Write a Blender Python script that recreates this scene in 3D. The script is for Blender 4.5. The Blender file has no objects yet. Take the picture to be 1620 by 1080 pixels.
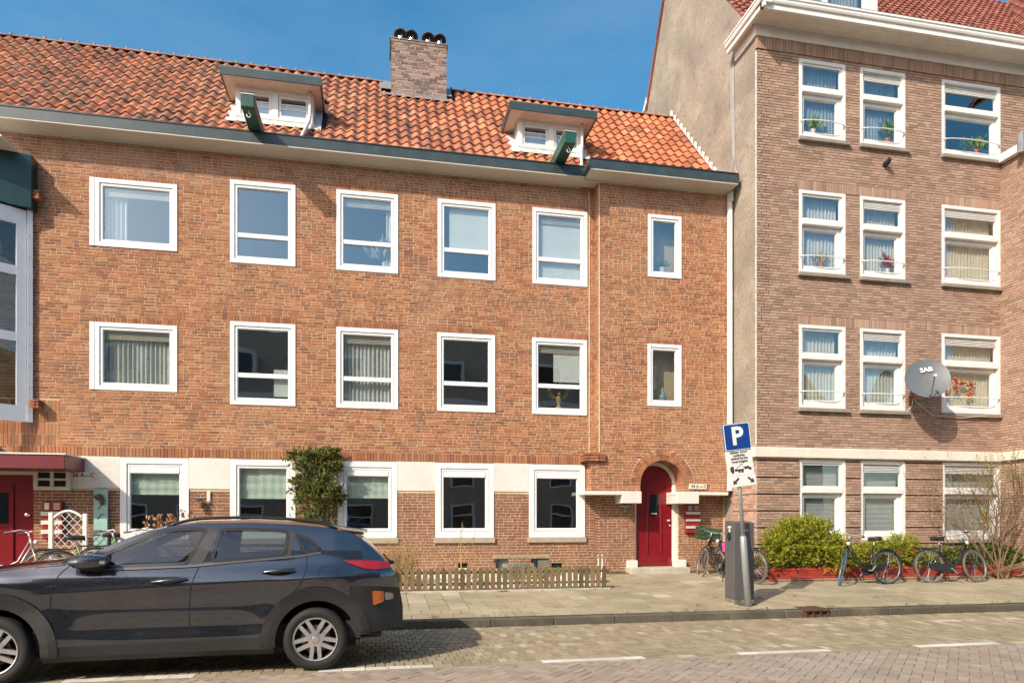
import bpy, math, random
import numpy as np
from mathutils import Vector, Matrix
rad = math.radians
RND = random.Random(11)
SC = bpy.context.scene
COL = SC.collection

# ---------------------------------------------------------------- camera, sky, sun, exposure
CAM_YAW, CAM_Z, CAM_F = rad(11.18), 1.57, 1075.0          # focal length in photo pixels (1620 wide)
cam = bpy.data.cameras.new('camera'); camo = bpy.data.objects.new('camera', cam); COL.objects.link(camo)
cam.sensor_fit = 'HORIZONTAL'; cam.sensor_width = 36.0; cam.lens = CAM_F/1620*36
cam.shift_y = (826-540)/1620; cam.clip_end = 2000
camo.location = (0, 0, CAM_Z); camo.rotation_euler = (rad(90), 0, -CAM_YAW)
SC.camera = camo
SUN_AZ, SUN_EL = rad(50), rad(36.5)                        # light comes from the front left
world = bpy.data.worlds.new('World'); SC.world = world; world.use_nodes = True
wn = world.node_tree.nodes; bgn = wn['Background']
sky = wn.new('ShaderNodeTexSky'); sky.sky_type = 'NISHITA'; sky.sun_disc = False
sky.sun_elevation = SUN_EL; sky.sun_rotation = math.pi + SUN_AZ
sky.air_density = 1.0; sky.dust_density = 2.4; sky.ozone_density = 1.0
hs = wn.new('ShaderNodeHueSaturation'); hs.inputs['Saturation'].default_value = 1.42; hs.inputs['Hue'].default_value = 0.485; hs.inputs['Value'].default_value = 1.3
world.node_tree.links.new(sky.outputs[0], hs.inputs['Color']); 
wt = world.node_tree; tc = wn.new('ShaderNodeTexCoord'); mp = wn.new('ShaderNodeMapping'); mp.inputs['Scale'].default_value = (1.2, 1.2, 4.0)
cn_ = wn.new('ShaderNodeTexNoise'); cn_.inputs['Scale'].default_value = 1.6; cn_.inputs['Detail'].default_value = 7; cn_.inputs['Roughness'].default_value = 0.62
cr_ = wn.new('ShaderNodeMapRange'); cr_.inputs[1].default_value = 0.42; cr_.inputs[2].default_value = 0.8; cr_.inputs[4].default_value = 0.13
cx_ = wn.new('ShaderNodeMix'); cx_.data_type = 'RGBA'; cx_.inputs[7].default_value = (5.2, 5.6, 6.0, 1)       # thin high haze
wt.links.new(tc.outputs['Generated'], mp.inputs[0]); wt.links.new(mp.outputs[0], cn_.inputs['Vector']); wt.links.new(cn_.outputs['Fac'], cr_.inputs[0])
wt.links.new(cr_.outputs[0], cx_.inputs[0]); wt.links.new(hs.outputs[0], cx_.inputs[6]); wt.links.new(cx_.outputs[2], bgn.inputs[0]); bgn.inputs[1].default_value = 0.15
sl = bpy.data.lights.new('sun', 'SUN'); sl.energy = 4.9; sl.angle = rad(0.53); sl.color = (1.0, 0.91, 0.775)
slo = bpy.data.objects.new('sun', sl); COL.objects.link(slo)
Ldir = Vector((math.sin(SUN_AZ)*math.cos(SUN_EL), math.cos(SUN_AZ)*math.cos(SUN_EL), -math.sin(SUN_EL)))
slo.rotation_euler = Ldir.to_track_quat('-Z', 'Y').to_euler(); slo.location = (-20, -20, 30)
SC.view_settings.view_transform = 'Standard'; SC.view_settings.look = 'None'
SC.view_settings.exposure = 0.19; SC.view_settings.gamma = 1.0
SC.cycles.max_bounces = 8; SC.cycles.transparent_max_bounces = 16

_S, _C = math.sin(CAM_YAW), math.cos(CAM_YAW)
def apparent(p):                 # photo position of a point; only used to rank which of many alike pieces show largest
    d = p[0]*_S + p[1]*_C
    if d < 0.5: return None
    return 810+CAM_F*(p[0]*_C-p[1]*_S)/d, 826-CAM_F*(p[2]-CAM_Z)/d, d

# ---------------------------------------------------------------- materials
MATS = {}
def newmat(name):
    m = bpy.data.materials.new(name); m.use_nodes = True
    nt = m.node_tree; b = nt.nodes['Principled BSDF']
    return m, nt, b
def _n(nt, t, **kw):
    n = nt.nodes.new(t)
    for k, v in kw.items():
        if k.startswith('i_'):
            key = k[2:]; n.inputs[int(key) if key.isdigit() else key.replace('_', ' ')].default_value = v
        else: setattr(n, k, v)
    return n
def ramp(nt, fac, stops):
    r = nt.nodes.new('ShaderNodeValToRGB')
    els = r.color_ramp.elements
    while len(els) < len(stops): els.new(0.5)
    for e, (p, c) in zip(els, stops): e.position = p; e.color = (*c, 1)
    nt.links.new(fac, r.inputs[0]); return r.outputs[0]
def mixc(nt, fac, a, b, mode='MIX'):
    n = nt.nodes.new('ShaderNodeMix'); n.data_type = 'RGBA'; n.blend_type = mode
    for s, v in ((n.inputs[0], fac), (n.inputs[6], a), (n.inputs[7], b)):
        if isinstance(v, (int, float)): s.default_value = v
        elif isinstance(v, tuple): s.default_value = (*v, 1)
        else: nt.links.new(v, s)
    return n.outputs[2]
def noise(nt, scale, detail=4, rough=0.6, vec=None):
    n = nt.nodes.new('ShaderNodeTexNoise'); n.inputs['Scale'].default_value = scale
    n.inputs['Detail'].default_value = detail; n.inputs['Roughness'].default_value = rough
    if vec is None:
        g = nt.nodes.new('ShaderNodeNewGeometry'); vec = g.outputs['Position']
    nt.links.new(vec, n.inputs['Vector']); return n.outputs['Fac']
def objpos(nt, scale=(1, 1, 1)):
    t = nt.nodes.new('ShaderNodeTexCoord'); m = nt.nodes.new('ShaderNodeMapping'); m.inputs['Scale'].default_value = scale
    nt.links.new(t.outputs['Object'], m.inputs[0]); return m.outputs[0]
def worldpos(nt, scale=(1, 1, 1)):
    t = nt.nodes.new('ShaderNodeNewGeometry'); m = nt.nodes.new('ShaderNodeMapping'); m.inputs['Scale'].default_value = scale
    nt.links.new(t.outputs['Position'], m.inputs[0]); return m.outputs[0]
def maprange(nt, v, a, b, c=0.0, d=1.0):
    n = nt.nodes.new('ShaderNodeMapRange'); n.inputs[1].default_value = a; n.inputs[2].default_value = b
    n.inputs[3].default_value = c; n.inputs[4].default_value = d; nt.links.new(v, n.inputs[0]); return n.outputs[0]
def mul(nt, a, b, op='MULTIPLY'):
    n = nt.nodes.new('ShaderNodeMath'); n.operation = op
    for s, v in ((n.inputs[0], a), (n.inputs[1], b)):
        if isinstance(v, (int, float)): s.default_value = v
        else: nt.links.new(v, s)
    return n.outputs[0]
def bump(nt, b, h, strength=0.3, dist=0.01):
    n = nt.nodes.new('ShaderNodeBump'); n.inputs['Strength'].default_value = strength; n.inputs['Distance'].default_value = dist
    nt.links.new(h, n.inputs['Height']); nt.links.new(n.outputs[0], b.inputs['Normal'])
def simple(name, col, rough=0.6, metal=0.0, var=0.12, vscale=3.0, bmp=0.0, bscale=60.0, spec=None, coat=0.0):
    """one colour with gentle large and small variation"""
    if name in MATS: return MATS[name]
    m, nt, b = newmat(name)
    b.inputs['Roughness'].default_value = rough; b.inputs['Metallic'].default_value = metal
    if spec is not None: b.inputs['Specular IOR Level'].default_value = spec
    if coat: b.inputs['Coat Weight'].default_value = coat; b.inputs['Coat Roughness'].default_value = 0.05
    if var > 0:
        f = mul(nt, mul(nt, noise(nt, vscale, 5), 0.6), mul(nt, noise(nt, vscale*9, 3), 0.4), 'ADD')
        lo = tuple(max(0, c*(1-2*var)) for c in col); hi = tuple(min(1, c*(1+2*var)) for c in col)
        nt.links.new(ramp(nt, f, [(0.25, lo), (0.75, hi)]), b.inputs['Base Color'])
    else: b.inputs['Base Color'].default_value = (*col, 1)
    if bmp > 0: bump(nt, b, noise(nt, bscale, 4), bmp, 0.01)
    MATS[name] = m; return m
def varied(name, stops, rough=0.85, objrand=False, stain=None, grain=0.25, gscale=40, bmp=0.25, extra=None, spec=0.25):
    """a colour per piece (face value 'bc', or the object's own random) with grain and stains"""
    if name in MATS: return MATS[name]
    m, nt, b = newmat(name); b.inputs['Roughness'].default_value = rough
    b.inputs['Specular IOR Level'].default_value = spec
    if objrand: v = nt.nodes.new('ShaderNodeObjectInfo').outputs['Random']
    else:
        a = nt.nodes.new('ShaderNodeAttribute'); a.attribute_name = 'bc'; v = a.outputs['Fac']
    c = ramp(nt, v, stops)
    g = noise(nt, gscale, 4)
    c = mixc(nt, grain, c, ramp(nt, g, [(0.3, (0.25,)*3), (0.7, (0.85,)*3)]), 'OVERLAY')
    if stain:
        for (scol, sc, lo, hi, amt) in stain:
            f = maprange(nt, noise(nt, sc, 6, 0.65), lo, hi, 0, amt)
            c = mixc(nt, f, c, scol)
    if extra: c = extra(nt, c)
    nt.links.new(c, b.inputs['Base Color'])
    if bmp: bump(nt, b, g, bmp, 0.004)
    MATS[name] = m; return m
def zband(nt, z0, z1):
    s = nt.nodes.new('ShaderNodeSeparateXYZ'); g = nt.nodes.new('ShaderNodeNewGeometry')
    nt.links.new(g.outputs['Position'], s.inputs[0]); return s.outputs['Z']
def eave_wear(nt, c):            # lime bloom and soot on the top courses, old wet-dry bands
    z = zband(nt, 0, 0)
    f = maprange(nt, z, 8.3, 9.0, 0, 1)
    f = mul(nt, f, maprange(nt, noise(nt, 1.6, 6, 0.7), 0.42, 0.68, 0, 0.55))
    c = mixc(nt, f, c, (0.42, 0.33, 0.28))
    low = maprange(nt, z, 2.22, 2.26, 0.55, 0.0)                 # the plinth storey is laid in darker klinkers
    c = mixc(nt, low, c, (0.15, 0.066, 0.05))
    st = nt.nodes.new('ShaderNodeTexNoise'); st.inputs['Scale'].default_value = 1.0; st.inputs['Detail'].default_value = 5
    nt.links.new(worldpos(nt, (3.2, 3.2, 0.22)), st.inputs['Vector'])
    c = mixc(nt, maprange(nt, st.outputs['Fac'], 0.54, 0.72, 0, 0.38), c, (0.13, 0.075, 0.055))        # rain streaks
    c = mixc(nt, maprange(nt, noise(nt, 0.33, 3, 0.5), 0.56, 0.6, 0, 0.25), c, (0.36, 0.2, 0.13))     # repointed patches
    f2 = maprange(nt, z, 1.4, 0.4, 0, 1)
    f2 = mul(nt, f2, maprange(nt, noise(nt, 1.1, 6, 0.7), 0.3, 0.65, 0, 0.45))
    return mixc(nt, f2, c, (0.34, 0.2, 0.12))
brick_red = varied('brick_red', [(0, (0.19, 0.086, 0.054)), (0.1, (0.235, 0.098, 0.056)), (0.4, (0.31, 0.122, 0.058)), (0.75, (0.355, 0.143, 0.066)), (0.93, (0.39, 0.168, 0.077)), (1, (0.39, 0.215, 0.11))], extra=eave_wear,
                   stain=[((0.42, 0.24, 0.13), 0.55, 0.5, 0.72, 0.35), ((0.12, 0.07, 0.06), 0.9, 0.56, 0.75, 0.45)])
brick_brown = varied('brick_brown', [(0, (0.235, 0.165, 0.115)), (0.25, (0.32, 0.205, 0.149)), (0.6, (0.365, 0.234, 0.17)), (0.85, (0.395, 0.258, 0.188)), (1, (0.4, 0.3, 0.22))],
                     stain=[((0.36, 0.24, 0.17), 0.6, 0.5, 0.72, 0.4), ((0.1, 0.07, 0.06), 1.0, 0.58, 0.75, 0.35)])
brick_pink = varied('brick_pink', [(0, (0.3, 0.16, 0.11)), (0.5, (0.4, 0.23, 0.16)), (1, (0.47, 0.3, 0.21))], stain=[((0.25, 0.14, 0.1), 1.0, 0.55, 0.75, 0.3)])
brick_grey = varied('brick_grey', [(0, (0.11, 0.08, 0.07)), (0.5, (0.22, 0.15, 0.125)), (1, (0.33, 0.24, 0.2))])
mortar_red = simple('mortar_red', (0.56, 0.44, 0.285), 0.95, var=0.12, bmp=0.3)
mortar_brown = simple('mortar_brown', (0.16, 0.11, 0.08), 0.95, var=0.15, bmp=0.3)
mortar_pale = simple('mortar_pale', (0.5, 0.42, 0.35), 0.95, var=0.12)
stucco = varied('stucco', [(0, (0.3, 0.255, 0.2)), (1, (0.3, 0.255, 0.2))], rough=0.95, stain=[((0.19, 0.165, 0.14), 0.5, 0.42, 0.66, 0.7), ((0.46, 0.39, 0.31), 1.3, 0.5, 0.68, 0.5), ((0.12, 0.1, 0.09), 5.0, 0.58, 0.7, 0.5)], grain=0.5, gscale=28, bmp=1.0)
plaster = simple('white_plaster', (0.64, 0.61, 0.55), 0.85, var=0.09, vscale=1.5, bmp=0.1)
pvc = simple('white_frame', (0.74, 0.74, 0.73), 0.32, var=0.05, vscale=5)
white_wood = simple('white_painted_wood', (0.7, 0.685, 0.645), 0.42, var=0.08, vscale=4, bmp=0.08)
cream = simple('cream_boards', (0.56, 0.52, 0.44), 0.6, var=0.07, vscale=2)
cornice_cream = simple('cornice_paint', (0.66, 0.61, 0.51), 0.55, var=0.1, vscale=2.5)
fascia = simple('dark_green_grey_fascia', (0.035, 0.052, 0.056), 0.4, var=0.25, vscale=3)
fascia_edge = simple('gutter_lip', (0.015, 0.02, 0.022), 0.4, var=0.1)
green_paint = simple('dark_green_paint', (0.012, 0.075, 0.05), 0.4, var=0.15)
teal_paint = simple('deep_teal_paint', (0.004, 0.032, 0.034), 0.35, var=0.1)
beam_wood = simple('weathered_beam_side', (0.16, 0.12, 0.085), 0.8, var=0.2)
concrete = simple('concrete', (0.42, 0.38, 0.31), 0.9, var=0.15, vscale=4, bmp=0.3)
stone_sill = simple('stone_sill', (0.36, 0.3, 0.22), 0.85, var=0.15, vscale=5, bmp=0.2)
dark_sill = simple('dark_stone_sill', (0.25, 0.215, 0.17), 0.8, var=0.15, vscale=5)
lead = simple('lead_flashing', (0.19, 0.2, 0.21), 0.55, var=0.2, vscale=6, bmp=0.2)
zinc = simple('zinc_pipe', (0.62, 0.62, 0.6), 0.45, 0.3, var=0.08)
galv = simple('galvanised_steel', (0.42, 0.45, 0.45), 0.42, 0.55, var=0.12, vscale=12)
steel = simple('stainless_steel', (0.6, 0.6, 0.58), 0.25, 0.9, var=0.05)
chrome = simple('chrome', (0.75, 0.75, 0.75), 0.12, 1.0, var=0.0)
door_red = simple('red_door_paint', (0.19, 0.007, 0.013), 0.25, var=0.12, vscale=5, coat=0.4)
canopy_red = simple('burgundy_canopy', (0.14, 0.02, 0.025), 0.4, var=0.1)
mail_red = simple('mailbox_red', (0.26, 0.02, 0.022), 0.35, var=0.06)
letter_dark = simple('dark_lettering', (0.03, 0.03, 0.03), 0.6, var=0)
plate_cream = simple('number_plate', (0.66, 0.62, 0.52), 0.4, var=0.03)
grey_metal = simple('grey_metal_frame', (0.74, 0.77, 0.8), 0.4, var=0.05)
dark = simple('deep_dark', (0.012, 0.011, 0.01), 0.8, var=0)
room_wall = simple('room_wall', (0.36, 0.31, 0.25), 0.9, var=0.1, vscale=1)
room_floor = simple('room_floor', (0.1, 0.07, 0.05), 0.6, var=0.1)
black_plastic = simple('black_plastic', (0.018, 0.018, 0.018), 0.5, var=0.1)
rubber = simple('tyre_rubber', (0.014, 0.013, 0.012), 0.75, var=0.2, vscale=8, bmp=0.1)
leather = simple('black_saddle', (0.02, 0.019, 0.018), 0.5, var=0.1)
def glassmat(name, ior, tint, rough=0.0, refl=(1, 1, 1)):
    m, nt, b = newmat(name); nt.nodes.remove(b)
    tr = nt.nodes.new('ShaderNodeBsdfTransparent'); tr.inputs[0].default_value = (*tint, 1)
    gl = nt.nodes.new('ShaderNodeBsdfGlossy'); gl.inputs['Roughness'].default_value = rough; gl.inputs[0].default_value = (*refl, 1)
    g = nt.nodes.new('ShaderNodeNewGeometry'); dt = nt.nodes.new('ShaderNodeVectorMath'); dt.operation = 'DOT_PRODUCT'
    nt.links.new(g.outputs['Incoming'], dt.inputs[0]); nt.links.new(g.outputs['Normal'], dt.inputs[1])
    inv = mul(nt, 1.0, mul(nt, dt.outputs['Value'], 0.0, 'ABSOLUTE'), 'SUBTRACT')      # reflectance rises towards grazing view, same from both sides
    f0 = ((ior-1)/(ior+1))**2; fz = mul(nt, mul(nt, mul(nt, inv, 5.0, 'POWER'), 1-f0), f0, 'ADD')
    wv = noise(nt, 1.3, 1, 0.4); bp = nt.nodes.new('ShaderNodeBump'); bp.inputs['Strength'].default_value = 0.06; bp.inputs['Distance'].default_value = 0.05
    nt.links.new(wv, bp.inputs['Height']); nt.links.new(bp.outputs[0], gl.inputs['Normal'])
    mx = nt.nodes.new('ShaderNodeMixShader')
    nt.links.new(fz, mx.inputs[0]); nt.links.new(tr.outputs[0], mx.inputs[1]); nt.links.new(gl.outputs[0], mx.inputs[2])
    nt.links.new(mx.outputs[0], nt.nodes['Material Output'].inputs[0]); MATS[name] = m; return m
glass = glassmat('window_glass', 3.3, (0.84, 0.89, 0.88), refl=(0.8, 0.93, 0.95))
car_glass = glassmat('car_glass', 1.9, (0.42, 0.48, 0.45))

# ---------------------------------------------------------------- mesh helpers
class MB:
    def __init__(s): s.v = []; s.f = []; s.a = []
    def add(s, vs, fs, val=0.5):
        o = len(s.v); s.v.extend([tuple(p) for p in vs])
        s.f.extend([tuple(i+o for i in q) for q in fs]); s.a.extend([val]*len(fs)); return s
    def box(s, x0, x1, y0, y1, z0, z1, val=0.5):
        return s.add([(x0,y0,z0),(x1,y0,z0),(x1,y1,z0),(x0,y1,z0),(x0,y0,z1),(x1,y0,z1),(x1,y1,z1),(x0,y1,z1)], BOXF, val)
    def hexa(s, p, val=0.5): return s.add(p, BOXF, val)
    def bbox(s, x0, x1, y0, y1, z0, z1, b=0.01, val=0.5):      # box with its edges taken off on all sides
        b = min(b, (x1-x0)*.45, (y1-y0)*.45, (z1-z0)*.45)
        vs = []
        for sx, X in ((1, x0), (-1, x1)):
            for sy, Y in ((1, y0), (-1, y1)):
                for sz, Z in ((1, z0), (-1, z1)):
                    vs += [(X, Y+sy*b, Z+sz*b), (X+sx*b, Y, Z+sz*b), (X+sx*b, Y+sy*b, Z)]
        c = lambda i, j, k: (i*4+j*2+k)*3
        fs = []
        for i in (0, 1): q = [c(i,0,0), c(i,1,0), c(i,1,1), c(i,0,1)]; fs.append(tuple(q if i else q[::-1]))
        for j in (0, 1): q = [c(0,j,0)+1, c(1,j,0)+1, c(1,j,1)+1, c(0,j,1)+1]; fs.append(tuple(q if not j else q[::-1]))
        for k in (0, 1): q = [c(0,0,k)+2, c(1,0,k)+2, c(1,1,k)+2, c(0,1,k)+2]; fs.append(tuple(q if k else q[::-1]))
        for i in (0, 1):
            for j in (0, 1): fs.append((c(i,j,0), c(i,j,1), c(i,j,1)+1, c(i,j,0)+1))
            for k in (0, 1): fs.append((c(i,0,k), c(i,1,k), c(i,1,k)+2, c(i,0,k)+2))
        for j in (0, 1):
            for k in (0, 1): fs.append((c(0,j,k)+1, c(1,j,k)+1, c(1,j,k)+2, c(0,j,k)+2))
        for i in (0, 1):
            for j in (0, 1):
                for k in (0, 1): fs.append((c(i,j,k), c(i,j,k)+1, c(i,j,k)+2))
        return s.add(vs, fs, val)
    def quad(s, a, b, c, d, val=0.5): return s.add([a, b, c, d], [(0, 1, 2, 3)], val)
    def prism(s, poly, axis, a, b, val=0.5):
        """poly: 2-D outline; axis the extrusion axis, from a to b"""
        def P(p, t): return {'x': (t, p[0], p[1]), 'y': (p[0], t, p[1]), 'z': (p[0], p[1], t)}[axis]
        n = len(poly); vs = [P(p, a) for p in poly]+[P(p, b) for p in poly]
        fs = [tuple(range(n)), tuple(range(2*n-1, n-1, -1))]+[(i, (i+1) % n, n+(i+1) % n, n+i) for i in range(n)]
        return s.add(vs, fs, val)
    def tube(s, path, r, n=8, closed=False, val=0.5, caps=True):
        P = [Vector(p) for p in path]; k = len(P)
        rs = r if isinstance(r, (list, tuple)) else [r]*k
        vs, fs = [], []
        up = None
        for i, p in enumerate(P):
            t = (P[(i+1) % k]-P[i-1]) if closed else (P[min(i+1, k-1)]-P[max(i-1, 0)])
            t = t.normalized() if t.length > 1e-9 else Vector((0, 0, 1))
            if up is None:
                up = Vector((0, 0, 1)) if abs(t.z) < 0.9 else Vector((1, 0, 0))
            a = (up - t*up.dot(t))
            a = a.normalized() if a.length > 1e-6 else t.orthogonal().normalized()
            b = t.cross(a); up = a
            for j in range(n):
                q = 2*math.pi*j/n; vs.append(p+(a*math.cos(q)+b*math.sin(q))*rs[i])
        m = k if closed else k-1
        for i in range(m):
            for j in range(n):
                i2 = (i+1) % k; fs.append((i*n+j, i*n+(j+1) % n, i2*n+(j+1) % n, i2*n+j))
        if not closed and caps: fs += [tuple(range(n-1, -1, -1)), tuple((k-1)*n+j for j in range(n))]
        return s.add(vs, fs, val)
    def lathe(s, prof, n=32, origin=(0, 0, 0), axis='y', val=0.5):
        """profile of (radius, along) turned about axis"""
        vs, fs = [], []; k = len(prof); o = Vector(origin)
        for i in range(n):
            q = 2*math.pi*i/n; c, t = math.cos(q), math.sin(q)
            for (r, h) in prof:
                vs.append(o+{'y': Vector((r*c, h, r*t)), 'z': Vector((r*c, r*t, h)), 'x': Vector((h, r*c, r*t))}[axis])
        for i in range(n):
            for j in range(k-1):
                i2 = (i+1) % n; fs.append((i*k+j, i2*k+j, i2*k+j+1, i*k+j+1))
        return s.add(vs, fs, val)
    def ball(s, c, r, n=10, m=7, val=0.5):
        rx, ry, rz = r if isinstance(r, tuple) else (r, r, r)
        vs = [(c[0], c[1], c[2]+rz)]; fs = []
        for i in range(1, m):
            a = math.pi*i/m
            for j in range(n):
                q = 2*math.pi*j/n; vs.append((c[0]+rx*math.sin(a)*math.cos(q), c[1]+ry*math.sin(a)*math.sin(q), c[2]+rz*math.cos(a)))
        vs.append((c[0], c[1], c[2]-rz)); L = len(vs)-1
        for j in range(n):
            fs.append((0, 1+j, 1+(j+1) % n)); fs.append((L, L-n+(j+1) % n, L-n+j))
            for i in range(m-2):
                a = 1+i*n; fs.append((a+j, a+n+j, a+n+(j+1) % n, a+(j+1) % n))
        return s.add(vs, fs, val)
    def build(s, name, mat, parent=None, smooth=False, mesh_only=False):
        me = bpy.data.meshes.new(name); me.from_pydata(s.v, [], s.f)
        at = me.attributes.new('bc', 'FLOAT', 'FACE'); at.data.foreach_set('value', s.a)
        if mat is not None: me.materials.append(mat)
        if smooth: me.polygons.foreach_set('use_smooth', [True]*len(me.polygons))
        me.validate(); me.update()
        if mesh_only: return me
        return link(name, me, parent)
BOXF = [(3,2,1,0),(4,5,6,7),(0,1,5,4),(1,2,6,5),(2,3,7,6),(3,0,4,7)]
def link(name, me, parent=None):
    o = bpy.data.objects.new(name, me); COL.objects.link(o); par(o, parent); return o
def par(o, p):
    if p is not None:
        o.parent = p
        if p.get('worldkids'): o.matrix_parent_inverse = Matrix.Translation(-p.location)
def tag(o, label=None, cat=None, group=None, kind=None):
    if label: o['label'] = label
    if cat: o['category'] = cat
    if group: o['group'] = group
    if kind: o['kind'] = kind
    return o
def thing(name, loc, label, cat, group=None, rotz=0.0, world=True):
    """an Empty at the thing's base; world=True: its parts are written in scene coordinates"""
    o = bpy.data.objects.new(name, None); COL.objects.link(o); o.location = loc; o.rotation_euler = (0, 0, rotz)
    o.empty_display_size = 0.2
    if world: o['worldkids'] = True
    return tag(o, label, cat, group)
def smooth_by_angle(o, ang=40):
    me = o.data; me.polygons.foreach_set('use_smooth', [True]*len(me.polygons))
    me.set_sharp_from_angle(angle=rad(ang)); return o
def copy_tree(o, parent=None):
    c = o.copy(); COL.objects.link(c)
    if parent is not None: c.parent = parent
    for ch in list(o.children): copy_tree(ch, c)
    return c
def textmesh(name, txt, size, mat, parent, M, bold=0.0, depth=0.001, align='CENTER', sx=1.0):
    cu = bpy.data.curves.new(name, 'FONT'); cu.body = txt; cu.size = size; cu.align_x = align; cu.align_y = 'CENTER'
    cu.offset = bold; cu.extrude = depth; cu.resolution_u = 3
    t = bpy.data.objects.new(name, cu); COL.objects.link(t)
    bpy.context.view_layer.update()
    me = bpy.data.meshes.new_from_object(t.evaluated_get(bpy.context.evaluated_depsgraph_get()))
    bpy.data.objects.remove(t); bpy.data.curves.remove(cu)
    me.transform(M @ Matrix.Diagonal((sx, 1, 1, 1))); me.materials.clear(); me.materials.append(mat); me.name = name
    return link(name, me, parent)
def split_by(o, key):
    """cut one mesh object into several of the same name and parent, by a key of the face centre"""
    me = o.data; groups = {}
    for p in me.polygons: groups.setdefault(key(p.center), []).append(p)
    vals = me.attributes['bc'].data; out = []
    for k in sorted(groups):
        m = MB()
        for p in groups[k]: m.add([me.vertices[i].co for i in p.vertices], [tuple(range(len(p.vertices)))], vals[p.index].value)
        n = m.build(o.name.split('.')[0], me.materials[0], None)
        if me.polygons[0].use_smooth:
            bm = __import__('bmesh').new(); bm.from_mesh(n.data); __import__('bmesh').ops.remove_doubles(bm, verts=bm.verts, dist=1e-5); bm.to_mesh(n.data); bm.free(); smooth_by_angle(n, 40)
        n.parent = o.parent; n.matrix_parent_inverse = o.matrix_parent_inverse.copy(); out.append(n)
    bpy.data.objects.remove(o); return out
def faceM(x, y, z, yaw=0.0, roll=0.0):    # lettering that stands upright on a wall and faces the street (-Y)
    return Matrix.Translation((x, y, z)) @ Matrix.Rotation(yaw, 4, 'Z') @ Matrix.Rotation(roll, 4, 'Y') @ Matrix.Rotation(rad(90), 4, 'X')

# ---------------------------------------------------------------- bricks
def split_holes(u0, u1, v, holes):
    """parts of a course at height v that no opening interrupts"""
    iv = [(u0, u1)]
    for (a, b, c, d) in holes:
        if c < v < d:
            nx = []
            for (p, q) in iv:
                if b <= p or a >= q: nx.append((p, q)); continue
                if a > p: nx.append((p, a))
                if b < q: nx.append((b, q))
            iv = nx
    return [(p, q) for p, q in iv if q-p > 0.03]
class Bricks:
    def __init__(s, seed=1): s.items = []; s.r = random.Random(seed)
    def put(s, axis, c, u0, u1, v0, v1, proud=0.006, deep=0.03, val=None):
        j = s.r.uniform(-0.0025, 0.0025); val = s.r.random() if val is None else val
        if axis == 'y': b = (u0, u1, c-proud+j, c+deep, v0, v1)
        elif axis == '-x': b = (c-proud+j, c+deep, u0, u1, v0, v1)      # wall that faces -X, u runs along Y
        x0, x1, y0, y1, z0, z1 = b
        e = 0.0018
        vs = [(x0,y0,z0),(x1,y0,z0),(x1,y1,z0),(x0,y1,z0),(x0,y0,z1),(x1,y0,z1),(x1,y1,z1),(x0,y1,z1)]
        vs = [(p[0]+s.r.uniform(-e, e), p[1], p[2]+s.r.uniform(-e, e)) for p in vs]
        s.items.append((vs, val))
    def running(s, axis, c, u0, u1, v0, v1, holes=(), ch=0.0615, L=0.215, joint=0.0145, headers=0.5, **kw):
        n = max(1, int(round((v1-v0)/ch))); h = (v1-v0)/n
        for i in range(n):
            vb = v0+i*h; vm = vb+h/2
            off = (0.0, 0.11, 0.055, 0.165)[i % 4] if headers < 0.9 else (i % 2)*0.055
            for (p, q) in split_holes(u0, u1, vm, holes):
                u = p; first = True
                while u < q-0.02:
                    hd = s.r.random() < headers
                    w = (L/2 if hd else L)*s.r.uniform(0.97, 1.03)
                    if first: w = max(0.06, L-off) if not hd else w; first = False
                    e = min(u+w, q)
                    if q-e < 0.05: e = q
                    s.put(axis, c, u+joint/2 if u > p+1e-6 else u, e-joint/2 if e < q-1e-6 else e, vb+joint/2, vb+h-joint/2, **kw)
                    u = e
    def soldiers(s, axis, c, u0, u1, v0, v1, w=0.062, joint=0.011, **kw):
        n = max(1, int(round((u1-u0)/w))); w = (u1-u0)/n
        for i in range(n):
            s.put(axis, c, u0+i*w+joint/2, u0+(i+1)*w-joint/2, v0+joint/2, v1-joint/2, **kw)
    def arch(s, c, cx, cz, r0, r1, n, a0=0.0, a1=math.pi, proud=0.01, deep=0.03, gap=0.012):
        for i in range(n):
            p = a0+(a1-a0)*(i+0.06)/n; q = a0+(a1-a0)*(i+0.94)/n
            R0, R1 = r0+gap/2, r1-gap/2
            f = [(cx+R*math.cos(t), cz+R*math.sin(t)) for R, t in ((R0, q), (R0, p), (R1, p), (R1, q))]
            s.items.append(([(x, c-proud, z) for x, z in f]+[(x, c+deep, z) for x, z in f], s.r.random()))
    def emit(s, parent, mat, limit=300, name='brick'):
        sc = []
        for i, (vs, val) in enumerate(s.items):
            a = [apparent(p) for p in vs]
            if any(q is None for q in a): sc.append((0, i)); continue
            w = max(q[0] for q in a)-min(q[0] for q in a); h = max(q[1] for q in a)-min(q[1] for q in a)
            cx = sum(q[0] for q in a)/8; cy = sum(q[1] for q in a)/8
            vis = 5 < cx < 1615 and 5 < cy < 1075 and not (cx < 625 and cy > 860)
            sc.append((w*h if vis else 0, i))
        sc.sort(reverse=True); single = {i for a, i in sc[:limit] if a > 0}
        bulk = MB()
        for i, (vs, val) in enumerate(s.items):
            if i in single: MB().hexa(vs, val).build(name, mat, parent)
            else: bulk.hexa(vs, val)
        if bulk.v: tag(bulk.build(name+'work', mat, parent), kind='stuff')
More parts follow.
